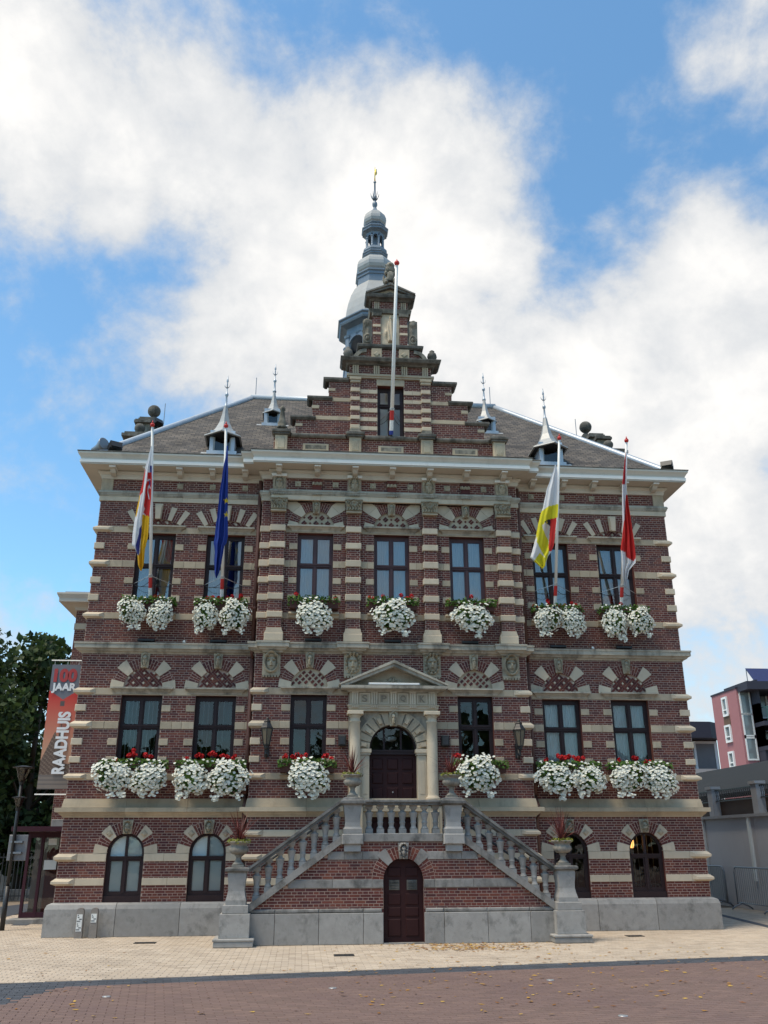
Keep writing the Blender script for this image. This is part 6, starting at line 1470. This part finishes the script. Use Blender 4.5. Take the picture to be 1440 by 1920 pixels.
# fallen leaves
rnd = random.Random(77); m = MB()
def dead(x, y):
    a = rnd.uniform(0,6.28); k = rnd.uniform(.022,.05); t = rnd.uniform(-.5,.5); ca, sa = math.cos(a)*k, math.sin(a)*k
    m.face([(x-ca,y-sa,.008+.01*rnd.random()),(x+sa*.5,y-ca*.5,.010+.5*k*abs(t)),(x+ca,y+sa,.008+.012*rnd.random()),(x-sa*.5,y+ca*.5,.010)])
for i in range(520):
    c = at(rnd.gauss(880,75), rnd.gauss(1779,2.6)+(-6 if rnd.random() < .5 else 0), Z=0); dead(c.x, c.y)
for i in range(300): c = at(rnd.uniform(640,1440), rnd.triangular(1765,1918,1800), Z=0); dead(c.x, c.y)
for i in range(60): c = at(rnd.uniform(0,700), rnd.uniform(1780,1918), Z=0); dead(c.x, c.y)
tag(m.obj('fallen_leaves', MT['dleaf']), 'brown and yellow fallen leaves scattered on the paving', 'leaves', kind='stuff')

# ------------------------------------------------------------------ left: lamp post, sign, fence, trees
LP = at(3,1745,Z=0); o = empty('street_lamp', (LP.x,LP.y,0), 0, 'black lamp post with glass funnel lamps at the left edge', 'street lamp')
m = MB(); m.tube([(0,0,0),(0,0,.9)], .055, 10); m.tube([(0,0,.9),(0,0,3.3)], .038, 10); m.obj('post', MT['black'], o, smooth=True)
def lampglass(z, k):
    m = MB(); m.lathe([(.06*k,0),(.10*k,.10*k),(.16*k,.30*k),(.17*k,.31*k)], 14, (.0,0,z)); m.obj('lamp_glass', MT['glass'], o, smooth=True)
    m = MB(); m.lathe([(.24*k,.31*k),(.25*k,.325*k),(.05*k,.36*k)], 14, (0,0,z)); m.lathe([(.05,-.06),(.065,0)], 10, (0,0,z)); m.obj('lamp_top', MT['black'], o)
lampglass(3.12, 1.0); lampglass(2.55, .7)
o = empty('traffic_sign', (LP.x+.10,LP.y+.0,1.42), 0, 'grey back of a square sign strapped to the lamp post', 'sign'); m = MB(); m.pbox(-.22,.20,0,.55,.045,.06,.01); m.obj('sign_plate', MT['signb'], o); m = MB(); m.box(-.16,.1,-.03,.05,.15,.19); m.box(-.16,.1,-.03,.05,.38,.42); m.obj('strap', MT['galv'], o)
o = empty('iron_fence', (-16,12.6,0), 0, 'dark vertical bar fence below the trees on the left', 'fence')
m = MB(); m.box(0,6.5,-.02,.02,.15,.19); m.box(0,6.5,-.02,.02,1.35,1.39); m.obj('rail', MT['grate'], o)
fb = MB(); fb.box(-.011,.011,-.011,.011,.05,1.5); fbm = fb.mesh('bar', MT['grate'])
for k in range(50): inst('bar', fbm, o, (.05+k*.13,0,0))
m = MB(); m.box(0,6.5,.25,.55,0,.35); m.obj('footing', MT['bluedark'], o)
def tree(loc, h, r, label, seed, n=5200, low=.22, ls=.16):
    rnd = random.Random(seed); o = empty('tree', loc, 0, label, 'tree', 'trees behind the left flank')
    m = MB(); m.tube([(0,0,0),(.1,.05,h*.25),(-.05,.1,h*.5),(.1,0,h*.8)], .22, 9, .06)
    lobes = []
    for i in range(20):
        a = rnd.uniform(0,2*PI); z = h*rnd.uniform(low+.08,.92); rr = r*rnd.uniform(.35,.85)*math.sin(PI*min(1,max(.12,(z/h-low)/(1-low)*.86+.1)))
        c = Vector((rr*math.cos(a), rr*math.sin(a), z)); lobes.append((c, r*rnd.uniform(.32,.52))); m.tube([(0,0,z*.55),tuple(c*.6+Vector((0,0,z*.25))),tuple(c)], .07, 5, .015)
    m.obj('trunk', MT['bark'], o, smooth=True)
    g = MB()
    for i in range(n):
        c, q = lobes[rnd.randrange(len(lobes))]; d = Vector((rnd.gauss(0,1),rnd.gauss(0,1),rnd.gauss(0,1))).normalized()*q*(rnd.random()**.33)
        leaf(g, c+d, rnd, ls*rnd.uniform(.5,1.1))
    tag(g.obj('crown', MT['tree'], o), kind='stuff')
tree((-15.4,14.0,0), 9.6, 3.7, 'dark broad tree at the far left edge', 5, 12000, .06)
tree((-12.8,17.5,0), 10.0, 2.8, 'slender dark tree just left of the banner', 9, 12000, .06, .2)
tree((-18.5,21.0,0), 10.0, 4.2, 'tall tree furthest back on the left', 13, 7000, .1)
tree((-12.6,22.0,0), 8.4, 3.2, 'bushy tree behind the porch canopy', 21, 12000, .04, .2)
o = empty('garden_wall', (-17,19,0), 0, 'pale low wall behind the fence on the left', 'wall'); m = MB(); m.box(0,9,0,.25,0,1.3); m.obj('panel', MT['greystone'], o); m = MB(); m.box(-.05,9.05,-.05,.3,1.3,1.38); m.obj('coping', MT['greystone'], o)

# ------------------------------------------------------------------ right: rendered wall, railing, shed roof, barriers, flats
o = empty('rendered_wall', (10.6,0,0), 0, 'plain grey rendered wall with a coping right of the hall', 'wall')
for (y0, y1) in ((-6,-2.2),(-2.2,1.2),(1.2,4.7),(4.7,8.2),(8.2,13)):
    m = MB(); m.box(0,.25,y0+.008,y1-.008,0,2.42); m.obj('wall_panel', MT['greywall'], o)
m = MB(); m.box(.01,.24,-6,13,0,2.40); m.obj('joint', MT['black'], o); m = MB(); m.box(-.10,.35,-6,13,2.42,2.50); m.obj('coping', MT['greystone'], o)
for y in (8.0,5.0,2.0):
    m = MB(); m.box(-.07,-.0,y-.05,y+.05,.75,2.42); m.obj('drain_strip', MT['plate'], o)
m = MB(); m.box(.35,.5,-6,13,2.40,2.98); m.obj('parapet', MT['brownwall'], o)
o2 = empty('roof_railing', (10.6,0,2.5), 0, 'black iron railing with grey posts on top of the rendered wall', 'railing')
for y in (10.4,7.6,4.75,1.9): m = MB(); m.box(.12,.36,y-.16,y+.16,0,.80); m.box(.08,.40,y-.20,y+.20,.80,.88); m.obj('post', MT['greystone'], o2)
for (y0, y1) in ((7.76,10.24),(4.91,7.44),(2.06,4.59),(-.9,1.74)):
    m = MB(); m.box(.22,.25,y0,y1,.42,.45); m.box(.22,.25,y0,y1,.74,.77); n = int((y1-y0)/.12)
    for k in range(n):
        y = y0+(k+.5)*(y1-y0)/n; m.tube([(.235,y-.05,.45),(.235,y+.03,.6),(.235,y-.05,.74)], .008, 4); m.tube([(.235,y+.05,.45),(.235,y-.03,.6),(.235,y+.05,.74)], .008, 4)
    m.obj('railing_panel', MT['black'], o2)
o = empty('flat_shed', (11.8,0,0), 0, 'long low building with dark sloping roof behind the rendered wall', 'building'); m = MB(); m.box(.3,7.2,2,34,0,3.1); m.obj('wall', MT['brownwall'], o); m = MB(); m.prism([(0,3.1),(7.4,5.1),(7.4,5.25),(0,3.25)],1.5,36); m.obj('roof', MT['bitumen'], o)
def barrier(loc, rz, L, label):
    o = empty('crowd_barrier', loc, rz, label, 'barrier', 'barriers against the rendered wall')
    m = MB(); m.tube([(0,0,.12),(0,0,.95),(.06,0,1.07),(.14,0,1.10),(L-.14,0,1.10),(L-.06,0,1.07),(L,0,.95),(L,0,.12)], .021, 8); m.tube([(0,0,.18),(L,0,.18)], .016, 6); m.obj('frame', MT['galv'], o, smooth=True)
    n = int(L/.11); bb = MB(); bb.tube([(0,0,.18),(0,0,1.10)], .008, 5); me = bb.mesh('bar', MT['galv'])
    for k in range(1, n): inst('bar', me, o, (k*L/n,0,0))
    for x in (.25, L-.25): m = MB(); m.tube([(x,-.30,.02),(x,-.18,.10),(x,0,.16),(x,.18,.10),(x,.30,.02)], .02, 6); m.obj('foot', MT['galv'], o, smooth=True)
barrier((10.30,5.75,0), -PI/2*1.0, 2.3, 'steel crowd barrier at the right edge against the grey wall')
barrier((10.20,8.6,0), -PI/2*.97, 2.2, 'front steel crowd barrier beside the hall corner'); barrier((10.32,8.75,0), -PI/2*.98, 2.2, 'rear steel crowd barrier stacked beside the hall corner')
# flats
AX = 28.4; A0 = 40.0; A1 = at(1334,1308,X=AX).y
ap_ = empty('apartment_block', (AX,A0,0), 0, 'pink brick apartment block with green balconies on the right', 'building')
def abox(x0,x1,y0,y1,z0,z1,mat,nm): m = MB(); m.box(x0-AX,x1-AX,y0-A0,y1-A0,z0,z1); return m.obj(nm, MT[mat], ap_)
AT = at(1380,1291,Y=A0).z
abox(AX,AX+1.0,A0,A1,0,AT,'pinkw','wall'); abox(AX+1.0,AX+16,A0+1.6,A1,0,AT-.05,'pinkw','rear_wall'); abox(AX-.05,AX+1.05,A0-.05,A1+.05,AT,AT+.12,'navy','roof_edge')
def sidewin(px0, py0, px1, py1):
    a, b = at(px0,py0,X=AX), at(px1,py1,X=AX); y0, y1 = sorted((a.y,b.y)); z0, z1 = sorted((a.z,b.z)); m = MB(); t = .14
    m.box(-.12,.05,y0-A0,y0+t-A0,z0,z1); m.box(-.12,.05,y1-t-A0,y1-A0,z0,z1); m.box(-.12,.05,y0+t-A0,y1-t-A0,z0,z0+t); m.box(-.12,.05,y0+t-A0,y1-t-A0,z1-t,z1); m.box(-.11,.05,y0+t-A0,y1-t-A0,z0+.3*(z1-z0),z0+.3*(z1-z0)+.08); w_ = m.obj('window', MT['whitef'], ap_)
    m = MB(); m.face([(-.03,y0-A0,z0),(-.03,y1-A0,z0),(-.03,y1-A0,z1),(-.03,y0-A0,z1)]); m.obj('pane', MT['aptglass'], w_)
for (a, b, c, d) in ((1354,1309,1368,1342),(1360,1361,1375,1391),(1367,1410,1381,1440)): sidewin(a,b,c,d)
a, b = at(1357,1343,X=AX), at(1371,1360,X=AX); m = MB(); m.box(-.04,.02,min(a.y,b.y)-A0,max(a.y,b.y)-A0,b.z,a.z); m.obj('panel', MT['brownp'], ap_)
zs = [at(1400,p,Y=A0-1.2).z for p in (1352,1398,1440)]
zr = at(1400,1293,Y=A0-1.2).z
abox(AX+.1,AX+16,A0-1.5,A0+2,zr,zr+.55,'navy','roof_edge')
for i, z in enumerate(zs):
    abox(AX+1.0,AX+16,A0-1.4,A0+1.6,z-.28,z,'navy','balcony_slab'); abox(AX+1.02,AX+1.22,A0-.9,A0+1.6,z,z+2.9,'navy','balcony_screen')
    m = MB(); x0, x1, y = 1.3, 15, -1.35
    m.box(x0,x1,y-.02,y+.02,z+.95,z+1.0); m.box(x0,x1,y-.02,y+.02,z+.1,z+.14)
    for k in range(40): m.box(x0+k*.32,x0+k*.32+.03,y-.015,y+.015,z,z+.95)
    m.box(x0-.02,x0+.02,y,1.2,z+.95,z+1.0); m.obj('balcony_rail', MT['greenrail' if i == 0 else 'galv'], ap_)
    m = MB(); m.box(x0+.1,x1,y+.005,y+.012,z+.16,z+.92); m.obj('rail_glass', MT['greenrail' if i == 0 else 'aptglass'], ap_)
    for k in range(4):
        xx = 1.7+k*2.6; m = MB(); m.box(xx,xx+.12,1.5,1.62,z,z+2.3); m.box(xx+1.2,xx+1.32,1.5,1.62,z,z+2.3); m.box(xx+.12,xx+1.2,1.5,1.62,z+2.18,z+2.3); w_ = m.obj('balcony_door', MT['whitef'], ap_); m = MB(); m.face([(xx,1.58,z),(xx+1.3,1.58,z),(xx+1.3,1.58,z+2.3),(xx,1.58,z+2.3)]); m.obj('pane', MT['aptglass'], w_)
    m = MB(); y_ = -.02
    m.box(.15,.95,-.06,.06,z+.6,z+.70); m.box(.15,.25,-.06,.06,z+.70,z+2.3); m.box(.85,.95,-.06,.06,z+.70,z+2.3); m.box(.25,.85,-.06,.06,z+2.2,z+2.3); w_ = m.obj('window', MT['whitef'], ap_); m = MB(); m.face([(.2,-.03,z+.6),(.9,-.03,z+.6),(.9,-.03,z+2.3),(.2,-.03,z+2.3)]); m.obj('pane', MT['aptglass'], w_)
for k in range(3):
    o = empty('solar_panel', (AX+2.2+k*1.9,A0+.2,zr+.55), 0, ('left','middle','right')[k]+' blue solar panel tilted on the apartment roof', 'solar panel', 'solar panels on the flats'); m = MB(); m.prismx([(-.6,.0),(.6,1.25),(.6,1.32),(-.6,.07)], -.85, .85); m.obj('cell_sheet', MT['pvpanel'], o); m = MB(); m.box(-.87,-.83,-.5,.55,0,.1); m.box(.83,.87,-.5,.55,0,.1); m.box(-.87,-.83,.5,.55,0,1.2); m.box(.83,.87,.5,.55,0,1.2); m.obj('stand', MT['galv'], o)
LA = at(1351,1355,Y=52); lo = empty('low_flats', (LA.x,52,0), 0, 'lower dark flats with glazed balconies between hall and pink block', 'building')
zt = LA.z; m = MB(); m.box(-12,-.0,1.2,9,0,zt-.3); m.obj('wall', MT['brownwall'], lo); m = MB(); m.prismz([(-12,-.6),(-1.2,-.6),(.1,.6),(.1,9),(-12,9)], zt-1.3, zt); m.obj('roof_fascia', MT['navy'], lo)
for k, z in enumerate((zt-4.3, zt-8.2)):
    m = MB(); m.prismz([(-12,-.4),(-1.1,-.4),(.0,.7),(.0,1.4),(-12,1.4)], z-1.0, z-.55); m.obj('balcony_slab', MT['navy'], lo); m = MB(); m.prismz([(-4,-.45),(-1.1,-.45),(.05,.7),(.0,.8),(-1.15,-.35),(-4,-.35)], z-.5, z+.55); m.obj('balcony_front', MT['greystone'], lo)
    for j in range(5):
        x = -10.5+j*2.1; m = MB(); m.box(x,x+.18,1.05,1.2,z-.5,z+2.9); m.box(x+1.8,x+1.98,1.05,1.2,z-.5,z+2.9); m.box(x+.18,x+1.8,1.05,1.2,z+2.7,z+2.9); w_ = m.obj('window', MT['whitef'], lo); m = MB(); m.face([(x,1.12,z-.5),(x+1.98,1.12,z-.5),(x+1.98,1.12,z+2.9),(x,1.12,z+2.9)]); m.obj('pane', MT['aptglass'], w_)

# unseen tree backdrop, added in place of the houses opposite to darken pane reflections
rnd = random.Random(31); m = MB()
for i in range(5200):
    x = rnd.uniform(-60,60); h = 8.6+1.6*math.sin(x*.23)+1.1*math.sin(x*.61+1); c = Vector((x, -46+rnd.uniform(-3,3), h*rnd.random()**.8)); leaf(m, c, rnd, .9)
tag(m.obj('added_tree_backdrop', MT['tree']), 'dark line of trees added across the square in place of houses, mirrored in the windows', 'trees', kind='stuff')

# lit lamp behind the rightmost cellar window
lm = bpy.data.materials.new('lit_shade'); lm.use_nodes = True; lb_ = lm.node_tree.nodes['Principled BSDF']; lb_.inputs['Base Color'].default_value = (.6,.3,.1,1); lb_.inputs['Emission Color'].default_value = (1,.42,.10,1); lb_.inputs['Emission Strength'].default_value = 1.6
o = empty('desk_lamp', (5.44,.42,.9), 0, 'small lit orange lamp behind the rightmost arched cellar window', 'lamp')
m = MB(); m.lathe([(.06,.74),(.085,.80),(.08,.90),(.04,.98)], 12); m.obj('shade', lm, o, smooth=True)
m = MB(); m.lathe([(.09,0),(.09,.02),(.012,.04),(.012,.75)], 10); m.obj('stand', MT['black'], o)
m = MB(); m.box(-.6,.6,-.2,.5,-.03,0); m.box(-.55,-.5,-.15,-.1,-.9,-.03); m.box(.5,.55,-.15,-.1,-.9,-.03); m.box(-.55,-.5,.4,.45,-.9,-.03); m.box(.5,.55,.4,.45,-.9,-.03)
t_ = empty('office_desk', (5.44,.42,.9), 0, 'dark desk carrying the lit lamp behind the rightmost cellar window', 'desk'); m.obj('desk_top', MT['interior'], t_)
